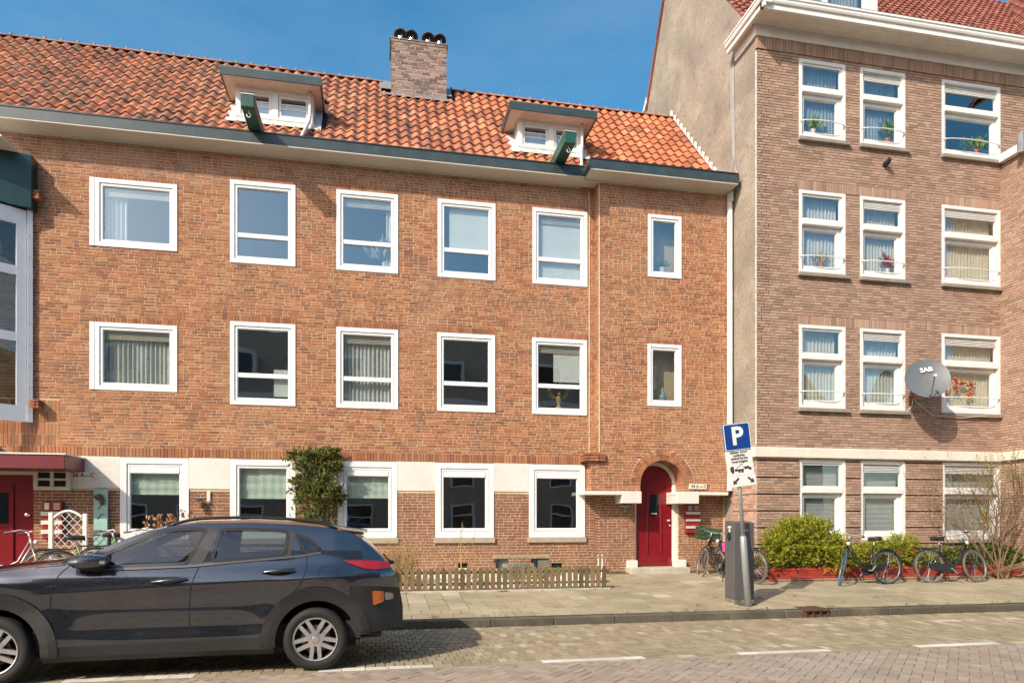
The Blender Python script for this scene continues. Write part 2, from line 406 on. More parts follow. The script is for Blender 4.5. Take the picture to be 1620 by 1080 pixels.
def sheet(axis, c, u0, u1, v0, v1, holes, mb, val=0.5, reveal=0.0, noreveal=()):
    """flat wall face with rectangular openings, plus the reveals of the openings"""
    us = sorted({u0, u1, *[min(max(t, u0), u1) for h in holes for t in h[:2]]})
    vs = sorted({v0, v1, *[min(max(t, v0), v1) for h in holes for t in h[2:4]]})
    P = (lambda u, v, o=0.0: (u, c+o, v)) if axis == 'y' else (lambda u, v, o=0.0: (c+o, u, v))
    for a, b in zip(us, us[1:]):
        for d, e in zip(vs, vs[1:]):
            m, n = (a+b)/2, (d+e)/2
            if any(h[0] < m < h[1] and h[2] < n < h[3] for h in holes): continue
            mb.quad(P(a, d), P(b, d), P(b, e), P(a, e), val)
    if reveal:
        for (a, b, d, e) in [h[:4] for h in holes if h not in noreveal]:
            for p, q in (((a, d), (a, e)), ((a, e), (b, e)), ((b, e), (b, d)), ((b, d), (a, d))):
                mb.quad(P(*p), P(*q), P(*q, reveal), P(*p, reveal), val)

# ================================================================ GROUND
KERB_Y = 10.1
def pz(y): return 0.12 + 0.067*(max(y, KERB_Y)-KERB_Y)          # the pavement climbs gently towards the houses
soil = varied('soil', [(0, (0.09, 0.065, 0.04)), (1, (0.12, 0.09, 0.055))], gscale=30, grain=0.6, bmp=0.8)
MB().quad((-250, -250, -0.06), (250, -250, -0.06), (250, 250, -0.06), (-250, 250, -0.06)).build('ground', soil)['kind'] = 'structure'
def paver(name, stops, objrand=False, extra=None, stain=()):
    return varied(name, stops, rough=0.9, objrand=objrand, grain=0.55, gscale=90, bmp=0.5, stain=list(stain), extra=extra)
lane_m = paver('lane_clinkers', [(0, (0.235, 0.183, 0.135)), (0.4, (0.27, 0.212, 0.157)), (0.8, (0.295, 0.235, 0.175)), (1, (0.33, 0.27, 0.21))], stain=[((0.33, 0.285, 0.25), 0.7, 0.42, 0.68, 0.6), ((0.13, 0.105, 0.085), 1.1, 0.55, 0.75, 0.5), ((0.11, 0.09, 0.07), 4, 0.62, 0.75, 0.5)])
bay_m = paver('bay_clinkers', [(0, (0.23, 0.185, 0.118)), (0.5, (0.28, 0.228, 0.148)), (0.93, (0.315, 0.26, 0.172)), (1, (0.42, 0.36, 0.27))], stain=[((0.17, 0.15, 0.07), 0.8, 0.48, 0.72, 0.5), ((0.42, 0.35, 0.25), 1.6, 0.55, 0.72, 0.4), ((0.13, 0.1, 0.07), 3, 0.6, 0.8, 0.4)])
tile_m = paver('pavement_tiles', [(0, (0.27, 0.225, 0.145)), (0.5, (0.315, 0.264, 0.172)), (0.95, (0.345, 0.292, 0.194)), (1, (0.43, 0.38, 0.29))], stain=[((0.18, 0.165, 0.095), 0.6, 0.45, 0.68, 0.6), ((0.4, 0.35, 0.265), 1.4, 0.52, 0.72, 0.5), ((0.12, 0.105, 0.075), 3.0, 0.6, 0.72, 0.55)])
kerb_m = varied('kerb_concrete', [(0, (0.07, 0.06, 0.045)), (1, (0.1, 0.088, 0.066))], grain=0.8, gscale=60, bmp=0.8, stain=[((0.26, 0.22, 0.15), 1.2, 0.5, 0.7, 0.4)])
joint_m = varied('joint_sand', [(0, (0.085, 0.067, 0.045)), (1, (0.085, 0.067, 0.045))], gscale=20, grain=0.6, stain=[((0.09, 0.1, 0.04), 1.5, 0.5, 0.65, 0.6)])
mark_m = varied('worn_road_paint', [(0, (0.46, 0.43, 0.38)), (1, (0.6, 0.57, 0.51))], grain=0.4, gscale=60, bmp=0.3, stain=[((0.35, 0.29, 0.22), 6, 0.55, 0.68, 0.6)])
def pattern_road(name, base):
    m, nt, b = newmat(name); b.inputs['Roughness'].default_value = 0.9
    t = nt.nodes.new('ShaderNodeTexBrick'); t.inputs['Scale'].default_value = 1; t.inputs['Brick Width'].default_value = 0.21; t.inputs['Row Height'].default_value = 0.105
    t.inputs['Mortar Size'].default_value = 0.004
    t.inputs['Color1'].default_value = (*base, 1); t.inputs['Color2'].default_value = (*[c*0.75 for c in base], 1); t.inputs['Mortar'].default_value = (0.1, 0.08, 0.06, 1)
    nt.links.new(worldpos(nt), t.inputs['Vector']); nt.links.new(t.outputs[0], b.inputs['Base Color']); return m
far_lane = pattern_road('far_clinkers', (0.3, 0.225, 0.19))
road = MB()
road.box(-60, 70, -12, KERB_Y, -0.058, -0.012)
road = road.build('road', joint_m); tag(road, kind='structure')
for (x0, x1, y0, y1) in ((-60, 70, -12, 4.8), (-60, -8.5, 4.8, KERB_Y), (15.5, 70, 4.8, KERB_Y)):
    tag(MB().quad((x0, y0, 0), (x1, y0, 0), (x1, y1, 0), (x0, y1, 0)).build('far_paving', far_lane, road), kind='stuff')
def emit_pieces(items, parent, mat, name, limit=300, bulkname=None):
    """items: (eight corners, value); the largest in view single, the rest joined"""
    sc = []
    for i, (vs, val) in enumerate(items):
        a = [apparent(p) for p in vs[4:]]
        if any(q is None for q in a): sc.append((0, i)); continue
        cx = sum(q[0] for q in a)/4; cy = sum(q[1] for q in a)/4
        ar = (max(q[0] for q in a)-min(q[0] for q in a))*(max(q[1] for q in a)-min(q[1] for q in a))
        vis = 0 < cx < 1620 and 880 < cy < 1078 and not (cx < 628 and cy < 1050)
        sc.append((ar if vis else 0, i))
    sc.sort(reverse=True); single = {i for a, i in sc[:limit] if a > 0}
    bulk = MB()
    for i, (vs, val) in enumerate(items):
        (MB().hexa(vs, val).build(name, mat, parent) if i in single else bulk.hexa(vs, val))
    tag(bulk.build(bulkname or name+'s', mat, parent), kind='stuff')
LINE_Y = 7.45
rr = random.Random(5)
# lane: herringbone clinkers at 45 degrees
items = []; s_ = 0.1; g_ = 0.0026; c45 = math.sqrt(.5)
for c in range(-130, 131):
    for r in range(-130, 131):
        m4 = (c-r) % 4
        if m4 == 0: q = (c, c+2, r, r+1)
        elif m4 == 3: q = (c, c+1, r, r+2)
        else: continue
        mu, mv = (q[0]+q[1])/2*s_, (q[2]+q[3])/2*s_
        X = (mu-mv)*c45+1.5; Y = (mu+mv)*c45+6.0
        if not (-8.4 < X < 15.4 and 4.85 < Y < LINE_Y-0.13): continue
        h = rr.uniform(-0.0025, 0.0015); tx, ty = rr.uniform(-.0015, .0015), rr.uniform(-.0015, .0015)
        cs = [(q[0]*s_+g_, q[2]*s_+g_), (q[1]*s_-g_, q[2]*s_+g_), (q[1]*s_-g_, q[3]*s_-g_), (q[0]*s_+g_, q[3]*s_-g_)]
        P2 = [((u-v)*c45+1.5, (u+v)*c45+6.0) for u, v in cs]
        items.append(([(x, y, -0.03) for x, y in P2]+[(x, y, h+(tx if k in (1, 2) else -tx)+(ty if k > 1 else -ty)) for k, (x, y) in enumerate(P2)], rr.random()))
emit_pieces(items, road, lane_m, 'lane_clinker', 300)
# edge rows and dashed line of white bricks
segs = [(-3.06, -1.84), (-0.62, 0.6), (1.82, 3.03), (4.25, 5.48), (6.7, 7.9), (9.13, 10.35), (11.57, 12.8)]
items = []; x = -8.4
for row, y0 in ((0, LINE_Y-0.13), (1, LINE_Y-0.05)):
    x = -8.4
    while x < 15.4:
        sg = [q for q in segs if q[0]-0.001 <= x < q[1]-0.02] if row == 1 else []
        w = 0.244 if sg else 0.215
        if row == 1 and not sg:
            nx = [q[0] for q in segs if q[0] > x]
            if nx and x+w > nx[0]-0.05: w = nx[0]-x
        d = 0.075 if row == 0 else 0.138
        b = [(x+.003, y0+.003), (x+w-.003, y0+.003), (x+w-.003, y0+d-.003), (x+.003, y0+d-.003)]
        h = rr.uniform(-0.002, 0.001)
        vs = [(p, q, -0.03) for p, q in b]+[(p, q, h+(0.003 if sg else 0)) for p, q in b]
        if sg: MB().hexa(vs, rr.random()).build('white_line_brick', mark_m, road)
        else: items.append((vs, rr.random()))
        x += w
# parking bay: clinkers laid across the street, rows staggered
y = LINE_Y+0.09; k = 0
while y < KERB_Y-0.02:
    d = min(0.212, KERB_Y-y); x = -8.4-(k % 2)*0.053
    while x < 15.4:
        h = rr.uniform(-0.003, 0.002)
        b = [(x+.006, y+.009), (x+.1, y+.009), (x+.1, y+d-.009), (x+.006, y+d-.009)]
        tx = rr.uniform(-.002, .002)
        val = rr.random()
        fx, fy = x, y       # a faded old bay line
        if abs((fy-(9.0+0.045*(fx-3)))) < 0.1 and fx > 2 and rr.random() < 0.4: val = 1.0
        items.append(([(p, q, -0.03) for p, q in b]+[(p, q, h+(tx if i in (1, 2) else -tx)) for i, (p, q) in enumerate(b)], val)); x += 0.106
    y += 0.212; k += 1
emit_pieces(items, road, bay_m, 'bay_clinker', 300)
# kerb stones
kerb = MB(); x = -14.0
kerb.box(-60, 70, KERB_Y+0.01, KERB_Y+0.14, -0.05, 0.09); kerb = tag(kerb.build('kerb', kerb_m), kind='structure')
DRAIN = (6.92, 7.38)
while x < 17:
    e = x+0.98
    for a, b in (((x, min(e, DRAIN[0])), (max(x, DRAIN[1]), e)) if x < DRAIN[1] and e > DRAIN[0] else ((x, e),)):
        if b-a > 0.06: MB().bbox(a+.003, b-.003, KERB_Y+rr.uniform(-.006, .004), KERB_Y+0.155, -0.02, 0.12+rr.uniform(-.004, .004), 0.014, rr.random()).build('kerb_stone', kerb_m, kerb)
    x = e
# pavement: concrete slabs on a sloping bed
def slope_quad(mb, x0, x1, y0, y1, dz): mb.quad((x0, y0, pz(y0)+dz), (x1, y0, pz(y0)+dz), (x1, y1, pz(y1)+dz), (x0, y1, pz(y1)+dz))
pv = MB(); slope_quad(pv, -60, 70, KERB_Y+0.15, 15.2, -0.006); pv = tag(pv.build('pavement', joint_m), kind='structure')
items = []; T = 0.318; j = 0; y = KERB_Y+0.158
while y < 14.45:
    y1 = min(y+T, 14.5); x = -11.9-(0.5*T if j % 2 and y < 10.6 else 0)
    while x < 16.5:
        cx, cy = x+T/2, (y+y1)/2
        skip = (-0.65 < cx < 4.35 and cy > 12.72) or (cx > 8.3 and cy > 13.15) or (5.95 < cx < 6.4 and 10.6 < cy < 11.0) or (-5.3 < cx < -0.65 and cy > 13.9)
        if not skip:
            h = rr.uniform(-.003, .003); tx = rr.uniform(-.003, .003); g = 0.005
            b = [(x+g, y+g), (x+T-g, y+g), (x+T-g, y1-g), (x+g, y1-g)]
            items.append(([(p, q, pz(q)-0.04) for p, q in b]+[(p, q, pz(q)+h+(tx if i in (1, 2) else -tx)) for i, (p, q) in enumerate(b)], rr.random()))
        x += T
    y = y1; j += 1
emit_pieces(items, pv, tile_m, 'paving_slab', 300)
# street drain let into the kerb
dr = thing('street_drain', (7.15, 10.0, 0), 'rusty brown cast-iron street drain set into the kerb', 'drain')
iron = varied('rusty_iron', [(0, (0.075, 0.042, 0.03)), (1, (0.075, 0.042, 0.03))], rough=0.75, grain=0.5, stain=[((0.16, 0.07, 0.035), 6, 0.5, 0.7, 0.6)])
d_ = MB(); d_.bbox(6.925, 7.375, 10.05, 10.56, 0.094, 0.142, 0.01); d_.build('cover', iron, dr)
d_ = MB()
for i in range(4): xx = 6.93+i*0.135; d_.box(xx, xx+0.035, 10.07, 10.12, -0.03, 0.094)
d_.box(6.925, 7.375, 10.065, 10.13, -0.04, 0.004); d_.build('grille', iron, dr)
d_ = MB(); d_.box(6.93, 7.37, 10.125, 10.15, -0.04, 0.094); d_.build('hollow', dark, dr)
# front garden: soil with pale gravel
gd = MB(); slope_quad(gd, -0.65, 4.4, 12.62, 14.86, 0.006); slope_quad(gd, -5.3, -0.65, 13.88, 14.86, 0.006)
gravel_m = varied('pale_gravel', [(0, (0.45, 0.4, 0.32)), (1, (0.75, 0.7, 0.6))], grain=0.7, gscale=45, bmp=1.0)
tag(gd.build('garden_ground', gravel_m), kind='structure')
gv = MB()
for i in range(2600):
    gx = rr.uniform(-0.6, 4.35); gy = 12.62+abs(rr.gauss(0, 0.75))
    if gy > 14.8: continue
    w = rr.uniform(.012, .03); z = pz(gy)+.004; a = rr.uniform(0, 3); dx, dy = w*math.cos(a), w*math.sin(a)
    gv.add([(gx-dx, gy-dy, z), (gx+dy*.7, gy-dx*.7, z), (gx+dx, gy+dy, z), (gx-dy*.7, gy+dx*.7, z), (gx, gy, z+w*.8)], [(0,1,4),(1,2,4),(2,3,4),(3,0,4)], rr.random())
tag(gv.build('gravel', gravel_m), 'pale gravel scattered behind the picket fence', 'gravel', kind='stuff')
sb = MB(); slope_quad(sb, 8.3, 30, 13.1, 13.5, 0.12); tag(sb.build('planting_ground', soil), kind='structure')
MB().bbox(-0.65, 4.4, 12.46, 12.515, pz(12.5)-.03, pz(12.5)+.035, .008).build('edging_strip', concrete, pv)
# fallen leaves and grit along the kerb foot
lf = MB()
for i in range(420):
    gx = rr.uniform(-1, 13); gy = KERB_Y-0.01-abs(rr.gauss(0, 0.07)) if rr.random() < .75 else rr.uniform(10.3, 13)
    z = 0.004 if gy < KERB_Y else pz(gy)+.006; w = rr.uniform(.006, .022); a = rr.uniform(0, 6.3); dx, dy = w*math.cos(a), w*math.sin(a)
    lf.add([(gx-dx, gy-dy, z), (gx+dy*.5, gy-dx*.5, z+w*.4), (gx+dx, gy+dy, z), (gx-dy*.5, gy+dx*.5, z+w*.3)], [(0,1,2,3)], rr.random())
tag(lf.build('leaf_litter', varied('dry_leaf', [(0, (0.12, 0.06, 0.025)), (0.6, (0.3, 0.17, 0.06)), (1, (0.5, 0.42, 0.25))], bmp=0)), 'dry leaves and grit gathered along the kerb', 'litter', kind='stuff')

# ================================================================ WINDOWS
blind_wood = simple('raised_slat_blind', (0.5, 0.43, 0.33), 0.6, var=0.1)
blind_white = simple('white_roller_blind', (0.66, 0.66, 0.62), 0.8, var=0.04)
blind_green = simple('pale_green_roman_blind', (0.62, 0.7, 0.6), 0.85, var=0.06)
curtain_m = simple('grey_net_curtain', (0.58, 0.57, 0.53), 0.9, var=0.08)
curtain_warm = simple('cream_curtain', (0.6, 0.54, 0.44), 0.9, var=0.1)
curtain_lace = simple('blue_grey_lace', (0.3, 0.34, 0.37), 0.9, var=0.2, vscale=9)
def curtain(x0, x1, y, z0, z1, mat, parent, folds=None, name='curtain', amp=0.022):
    n = max(8, int((x1-x0)/0.012)); f = folds or (x1-x0)/0.085; m = MB(); ph = RND.uniform(0, 6)
    pts = [(x0+(x1-x0)*i/n, y+amp*math.sin(ph+2*math.pi*f*i/n)+amp*.4*math.sin(ph*2+5.1*f*i/n)) for i in range(n+1)]
    for (a, b), (c, d) in zip(pts, pts[1:]): m.quad((a, b, z0), (c, d, z0), (c, d, z1), (a, b, z1))
    return m.build(name, mat, parent, smooth=True)
def ring(mb, x0, x1, z0, z1, w, y0, y1, wb=None, val=0.5):
    """four bars of a frame"""
    wb = w if wb is None else wb
    mb.box(x0, x0+w, y0, y1, z0, z1, val); mb.box(x1-w, x1, y0, y1, z0, z1, val)
    mb.box(x0+w, x1-w, y0, y1, z0, z0+wb, val); mb.box(x0+w, x1-w, y0, y1, z1-w, z1, val)
def slats(x0, x1, y, z0, z1, mat, parent, pitch=0.028):
    m = MB(); n = max(2, int((z1-z0)/pitch))
    for i in range(n): z = z0+(z1-z0)*i/n; m.box(x0, x1, y-.012, y+.012, z, z+(z1-z0)/n*.72)
    return m.build('slat_blind', mat, parent)
def roman(x0, x1, y, z0, z1, mat, parent):
    m = MB(); n = 14; k = 40
    def Y(u, v): return y+0.008*math.sin(u*9+v*7)+0.012*math.sin(v*math.pi*3)**2+0.004*math.sin(u*37)
    for i in range(k):
        for j in range(n):
            u0, u1, v0, v1 = i/k, (i+1)/k, j/n, (j+1)/n
            P = lambda u, v: (x0+(x1-x0)*u, Y(u, v), z0+(z1-z0)*v)
            m.quad(P(u0, v0), P(u1, v0), P(u1, v1), P(u0, v1))
    return m.build('roman_blind', mat, parent, smooth=True)
def pvc_window(B, x0, x1, z0, z1, Y, transom=None, vent=False, wide_left=0.0, ow=0.085, blinds=(), name='window', low=0.0):
    """plastic window; transom: height of the cross bar as fraction of the opening; vent: box on top of the pane"""
    m = MB(); ring(m, x0, x1, z0, z1, ow, Y-0.022, Y+0.07, wb=ow+low)
    if wide_left: m.box(x0-wide_left, x0-.002, Y-.028, Y+.05, z0, z1)
    fr = m.build(name, pvc, B)
    a, b, c, d = x0+ow, x1-ow, z0+ow+low, z1-ow
    s = MB(); sw = 0.045
    ring(s, a+.008, b-.008, c+.008, d-.008, sw, Y-0.004, Y+0.06)
    ring(s, a+.008+sw, b-.008-sw, c+.008+sw, d-.008-sw, 0.012, Y+0.012, Y+0.055)
    A, Bx, Cz, D = a+.065, b-.065, c+.065, d-.065
    if transom is not None:
        zt = Cz+(D-Cz)*transom; s.box(A-.01, Bx+.01, Y+.004, Y+.058, zt-.045, zt+.045)
    s.build('sash', pvc, fr)
    g = MB(); g.quad((A-.012, Y+.04, Cz-.012), (Bx+.012, Y+.04, Cz-.012), (Bx+.012, Y+.04, D+.012), (A-.012, Y+.04, D+.012)); g.build('pane', glass, fr)
    if vent:
        v = MB(); v.box(A, Bx, Y+.0, Y+.03, D-.13, D+.005)
        v.box(A, Bx, Y-.012, Y, D-.12, D-.03); v.build('vent_box', pvc, fr)
        D -= .13
    for kind, *p in blinds:
        yb = Y+0.12
        if kind == 'slat': slats(A-.03, Bx+.03, Y+.085, D-p[0], D+.03, blind_wood, fr)
        elif kind == 'roller': MB().box(A+(Bx-A)*p[2], A-.03+(Bx-A+.06)*p[3], Y+.1, Y+.104, Cz+(D-Cz)*p[0], Cz+(D-Cz)*p[1]+.03).build('roller_blind', blind_white, fr)
        elif kind == 'roman': roman(A-.03, Bx+.03, Y+.11, Cz+(D-Cz)*p[0], D+.03, blind_green, fr)
        elif kind == 'curtain': curtain(A+(Bx-A)*p[0], A+(Bx-A)*p[1], Y+.16, Cz-.05, D+.05, p[2], fr)
    return fr

# ================================================================ ROW HOUSE (left)
YF, YB = 14.85, 14.5
BX0, BX1 = 4.85, 8.03
EAVE = 9.2
H1 = thing('row_house', (0, 15, 0.4), 'long red brick row house with orange pantile roof and white windows', 'house')
UP = [(-5.51, -3.99, 7.06, 8.41), (-2.98, -1.69, 6.92, 8.62), (-0.86, 0.43, 6.92, 8.62), (1.28, 2.56, 6.92, 8.62), (3.40, 4.68, 6.92, 8.62)]
FI = [(-5.51, -3.99, 4.21, 5.55), (-2.98, -1.69, 4.0, 5.71), (-0.86, 0.43, 4.0, 5.71), (1.27, 2.55, 4.0, 5.71), (3.39, 4.67, 4.0, 5.71)]
GR = [(-5.05, -3.77, 1.24, 2.87), (-2.98, -1.69, 1.24, 2.87), (-0.83, 0.41, 1.24, 2.87), (1.23, 2.52, 1.24, 2.87), (3.32, 4.62, 1.24, 2.87)]
BW = [(6.0, 6.81, 7.13, 8.545), (5.99, 6.81, 4.21, 5.615)]
PANELS = [(-5.92, -5.05), (-3.77, -2.98), (-1.69, -0.83), (0.41, 1.23), (2.52, 3.32)]
XL = -11.5
DOOR = (5.82, 6.88, 0.42, 2.97)
holes_main = UP+FI+GR
VENTS = [(1.73, 1.97, 0.57, 0.70), (3.84, 4.10, 0.54, 0.66)]
DOORL = (-7.6, -6.6, 0.35, 2.5)
DOORR = (5.85, 6.88, 0.35, 2.35)
ACX, ACZ, AR = 6.35, 2.45, 0.53
DHOLE = (5.83, 6.91, 0.3, 3.3)
w = MB()
sheet('y', YF, XL, 8.09, 0.25, EAVE, holes_main+VENTS+[DOORL, DHOLE], w, reveal=0.14)
sheet('y', YB, BX0, BX1, 2.25, EAVE, BW+[(ACX-AR, ACX+AR, 2.2, ACZ+AR)], w, reveal=0.14, noreveal=[(ACX-AR, ACX+AR, 2.2, ACZ+AR)])
for sgn in (-1, 1):                                            # spandrels beside the round arch
    arc = [(ACX+sgn*AR*math.cos(t), YB, ACZ+AR*math.sin(t)) for t in np.linspace(0, math.pi/2, 13)]
    cnr = (ACX+sgn*AR, YB, ACZ+AR)
    for a, b in zip(arc, arc[1:]): w.add([a, b, cnr], [(0, 1, 2)])
for t0, t1 in zip(np.linspace(0, math.pi, 25), np.linspace(0, math.pi, 25)[1:]):
    p, q = [(ACX+AR*math.cos(t), ACZ+AR*math.sin(t)) for t in (t0, t1)]
    w.quad((p[0], YB, p[1]), (q[0], YB, q[1]), (q[0], 15.0, q[1]), (p[0], 15.0, p[1]))
for x in (ACX-AR, ACX+AR): w.quad((x, YB, 2.2), (x, 15.0, 2.2), (x, 15.0, ACZ), (x, YB, ACZ))
for x, z0, z1 in ((BX0, 2.9, EAVE), (BX1, 2.25, EAVE), (4.67, 2.25, 2.93)): w.quad((x, YB, z0), (x, YF, z0), (x, YF, z1), (x, YB, z1))
w.quad((4.67, YB, 2.25), (BX0, YB, 2.25), (BX0, YB, 2.93), (4.67, YB, 2.93))
w.quad((4.67, YB, 2.26), (ACX-AR, YB, 2.26), (ACX-AR, YF, 2.26), (4.67, YF, 2.26)); w.quad((ACX+AR, YB, 2.26), (BX1, YB, 2.26), (BX1, YF, 2.26), (ACX+AR, YF, 2.26))
# side, back walls and storey floors
w.build('wall', mortar_red, H1)
m = MB(); m.box(XL, 8.08, 18.0, 18.2, 0.2, 12.4); m.box(XL-.2, XL, YF, 18.2, 0.2, 9.3); m.build('rear_wall', room_wall, H1)
for z in (0.3, 3.2, 6.15, 9.02): MB().box(XL, 8.07, YF+0.15, 17.99, z, z+0.17).build('storey_floor', room_floor, H1)
m = MB()
for x in (-6.3, -3.35, -1.25, 0.85, 2.95, 5.2):
    for z0, z1 in ((0.47, 3.2), (3.37, 6.15), (6.32, 9.02)): m.box(x-.05, x+.05, YF+.16, 17.98, z0, z1)
m.box(XL, 8.06, 17.0, 17.1, 0.47, 3.2); m.box(XL, 8.06, 17.0, 17.1, 3.37, 6.15); m.box(XL, 8.06, 17.0, 17.1, 6.32, 9.02)
m.build('room_partition', room_wall, H1)
# brickwork
bk = Bricks(3)
lint = []
NC = int(round((EAVE-.02-.3)/.0615)); CHH = (EAVE-.02-.3)/NC
def snap(z): return .3+CHH*math.ceil((z-.3)/CHH-.02)             # up to the next bed joint
for (a, b, c, d) in UP+FI: lint.append((a-.03, b+.03, d, snap(d+.09)))
band = (-7.0, 4.66, 2.885, snap(3.07))
verts_ = [(-4.05, -3.85, snap(5.64), snap(5.83)), (-3.17, -2.98, snap(5.67), snap(5.86)), (2.66, 2.84, snap(5.87), snap(6.06)), (-4.05, -3.85, snap(8.66), snap(8.85)), (-3.17, -2.98, snap(8.6), snap(8.79))]
LBAY = (-7.9, -6.52, 3.3, 8.7)
skip = holes_main+lint+verts_+[band, DHOLE, DOORL]+VENTS+[(a, b, 2.24, 2.9) for a, b in PANELS]+[(-7.9, -6.14, 3.09, 4.0)]
bk.running('y', YF, XL, 4.85, 0.3, EAVE-.02, skip)
bk.running('y', YF, 4.85, 8.03, 0.3, 2.24, [DHOLE]+VENTS)
for (a, b, c, d) in lint: bk.soldiers('y', YF, a, b, c, d, w=0.066, proud=0.010)
bk.soldiers('y', YF, band[0], band[1], band[2], band[3], w=0.066, proud=0.016)
for v in verts_: bk.soldiers('y', YF, *v, w=0.066)
for r in range(4): bk.soldiers('y', YF, -7.9, -6.14, band[3]+r*.225, band[3]+(r+1)*.225, w=0.066)
ar_holes = []
z = 2.26
while z < 3.24:
    t = (z+.015-ACZ); hw = math.sqrt(max(0.0, 0.775**2-max(t, 0)**2)) if t > 0.02 else AR
    if t < 0.775: ar_holes.append((ACX-hw, ACX+hw, z, z+.03))
    z += .03
NB_ = int(round((EAVE-.02-2.27)/.0615)); CB_ = (EAVE-.02-2.27)/NB_
bl = [(a-.03, b+.03, d, 2.27+CB_*math.ceil((d+.09-2.27)/CB_)) for (a, b, c, d) in BW]
bk.running('y', YB, BX0, BX1, 2.27, EAVE-.02, BW+bl+ar_holes)
bk.running('y', YB, 4.67, BX0, 2.27, 2.93)
for (a, b, c, d) in bl: bk.soldiers('y', YB, a, b, c, d, w=0.066, proud=0.010)
bk.arch(YB, ACX, ACZ, AR-.01, AR+.115, 26, -.04, math.pi+.04, proud=0.012, deep=0.47)
bk.arch(YB, ACX, ACZ, AR+.115, AR+.235, 30, -.04, math.pi+.04, proud=0.012, deep=0.04)
bk.running('-x', ACX+AR, YB+.01, 14.94, 2.275, 2.44, headers=0.4)
bk.running('-x', BX0, YB+.002, YF, 2.95, EAVE-.02, headers=0.6)
bk.running('-x', 4.67, YB+.002, YF, 2.27, 2.93, headers=0.6)
for zc in ((2.93, 3.115),):                                     # corbel block at the foot of the bay
    bk.running('y', 14.42, 4.5, 4.97, zc[0], zc[1], headers=0.5, deep=0.4); bk.running('-x', 4.5, 14.425, 14.84, zc[0], zc[1], headers=.5, deep=.2)
for (x, z) in ((-6.5, 7.82), (-6.51, 3.78)): bk.running('y', 14.66, x-.08, x+.08, z, z+.17, headers=.4, deep=.17, proud=.02)
bk.emit(H1, brick_red, 300)
# white plaster panels and window sills of the ground floor
for (a, b) in PANELS: MB().bbox(a, b, YF-0.018, YF+.02, 2.25, 2.883, .006).build('plaster_panel', plaster, H1)
for (a, b, c, d) in GR: MB().bbox(a-.03, b+.03, YF-0.055, YF+.1, c-.12, c-.002, .008).build('sill', stone_sill, H1)
for xx, yy in ((BX0-.012, YB-.014), (4.715, YF-.014)):
    MB().box(xx, xx+.026, yy, yy+.02, 3.13, EAVE-.03).build('corner_mortar', mortar_red, H1)
# windows
bs = [('slat', 0.16)]
U = [dict(blinds=bs+[('curtain', 0, .32, curtain_m)], wide_left=.09), dict(transom=.31), dict(transom=.33, blinds=bs+[('curtain', .9, 1.0, curtain_m)]), dict(transom=.33, blinds=[('roller', .34, 1, .12, 1)]), dict(transom=.30, blinds=bs+[('roller', .0, .88, 0, 1)])]
F = [dict(blinds=bs+[('curtain', .0, 1, curtain_m)], wide_left=.09), dict(transom=.33, blinds=[('roller', .04, .42, .7, 1.0)]), dict(transom=.34, blinds=bs+[('curtain', 0, 1, curtain_m)]), dict(transom=.33), dict(transom=.35, blinds=bs+[('roller', .43, .9, .38, 1)])]
for wv, kw in zip(UP, U): pvc_window(H1, *wv, YF, **kw)
for wv, kw in zip(FI, F): pvc_window(H1, *wv, YF, **kw)
G = [dict(vent=True, blinds=[('roman', .62)]), dict(blinds=[('roman', .5)]), dict(vent=True, blinds=[('roman', .58)]), dict(vent=True), dict(vent=True)]
for wv, kw in zip(GR, G): pvc_window(H1, *wv, YF, ow=0.12, low=.02, **kw)
for wv in BW: pvc_window(H1, *wv, YB, ow=0.075)
for (a, b, c, d) in VENTS: MB().box(a, b, YF+.05, YF+.09, c, d).build('vent_grille', dark, H1)
# gutter boxes with cream soffits
def gutter(x0, x1, yg, yw, left_open=True):
    m = MB(); m.box(x0, x1, yg, yg+.035, 9.2, 9.4); m.build('gutter_fascia', fascia, H1)
    m = MB(); m.box(x0-.003, x1+.003, yg-.012, yg+.05, 9.402, 9.428); m.build('gutter_lip', fascia_edge, H1)
    m = MB(); m.box(x0+.002, x1-.002, yg+.036, yw+.1, 9.302, 9.33); m.build('gutter_floor', lead, H1)
    m = MB(); m.box(x0+.004, x1-.004, yg+.004, yw-.002, 9.178, 9.198); m.box(x0+.004, x1-.004, yw-.03, yw-.012, 9.14, 9.177); m.build('soffit', cream, H1)
gutter(XL, 4.52, 14.4, YF)
gutter(4.5, 7.97, 14.03, YB)
MB().box(4.49, 4.86, 14.502, 14.838, 9.179, 9.197).build('soffit', cream, H1)
MB().box(4.465, 4.498, 14.03, 14.41, 9.2, 9.4).build('gutter_fascia', fascia, H1)
MB().box(7.972, 8.0, 14.03, 14.5, 9.2, 9.4).build('gutter_fascia', fascia, H1)
# roof
RY0, RZ0, RY1, RZ1 = 14.7, 9.37, 17.7, 12.8
SLOPE = math.atan2(RZ1-RZ0, RY1-RY0); SLEN = math.hypot(RZ1-RZ0, RY1-RY0)
def roofpt(x, s, h=0.0): return (x, RY0+math.cos(SLOPE)*s-math.sin(SLOPE)*h, RZ0+math.sin(SLOPE)*s+math.cos(SLOPE)*h)
def roofz(y): return RZ0+(y-RY0)*math.tan(SLOPE)
m = MB(); m.quad(roofpt(XL, -.1, -.05), roofpt(8.085, -.1, -.05), roofpt(8.085, SLEN, -.05), roofpt(XL, SLEN, -.05))
m.quad((XL, RY1, RZ1-.05), (8.085, RY1, RZ1-.05), (8.085, RY1+3, RZ1-3.4), (XL, RY1+3, RZ1-3.4)); m.quad((XL, RY0, 9.3), (XL, RY1, RZ1), (XL, RY1+3, 9.4), (XL, RY1+3, 9.3))
roofH = m.build('roof', simple('roof_felt', (0.05, 0.035, 0.03), 0.9), H1)
TW, TE = 0.236, 0.347
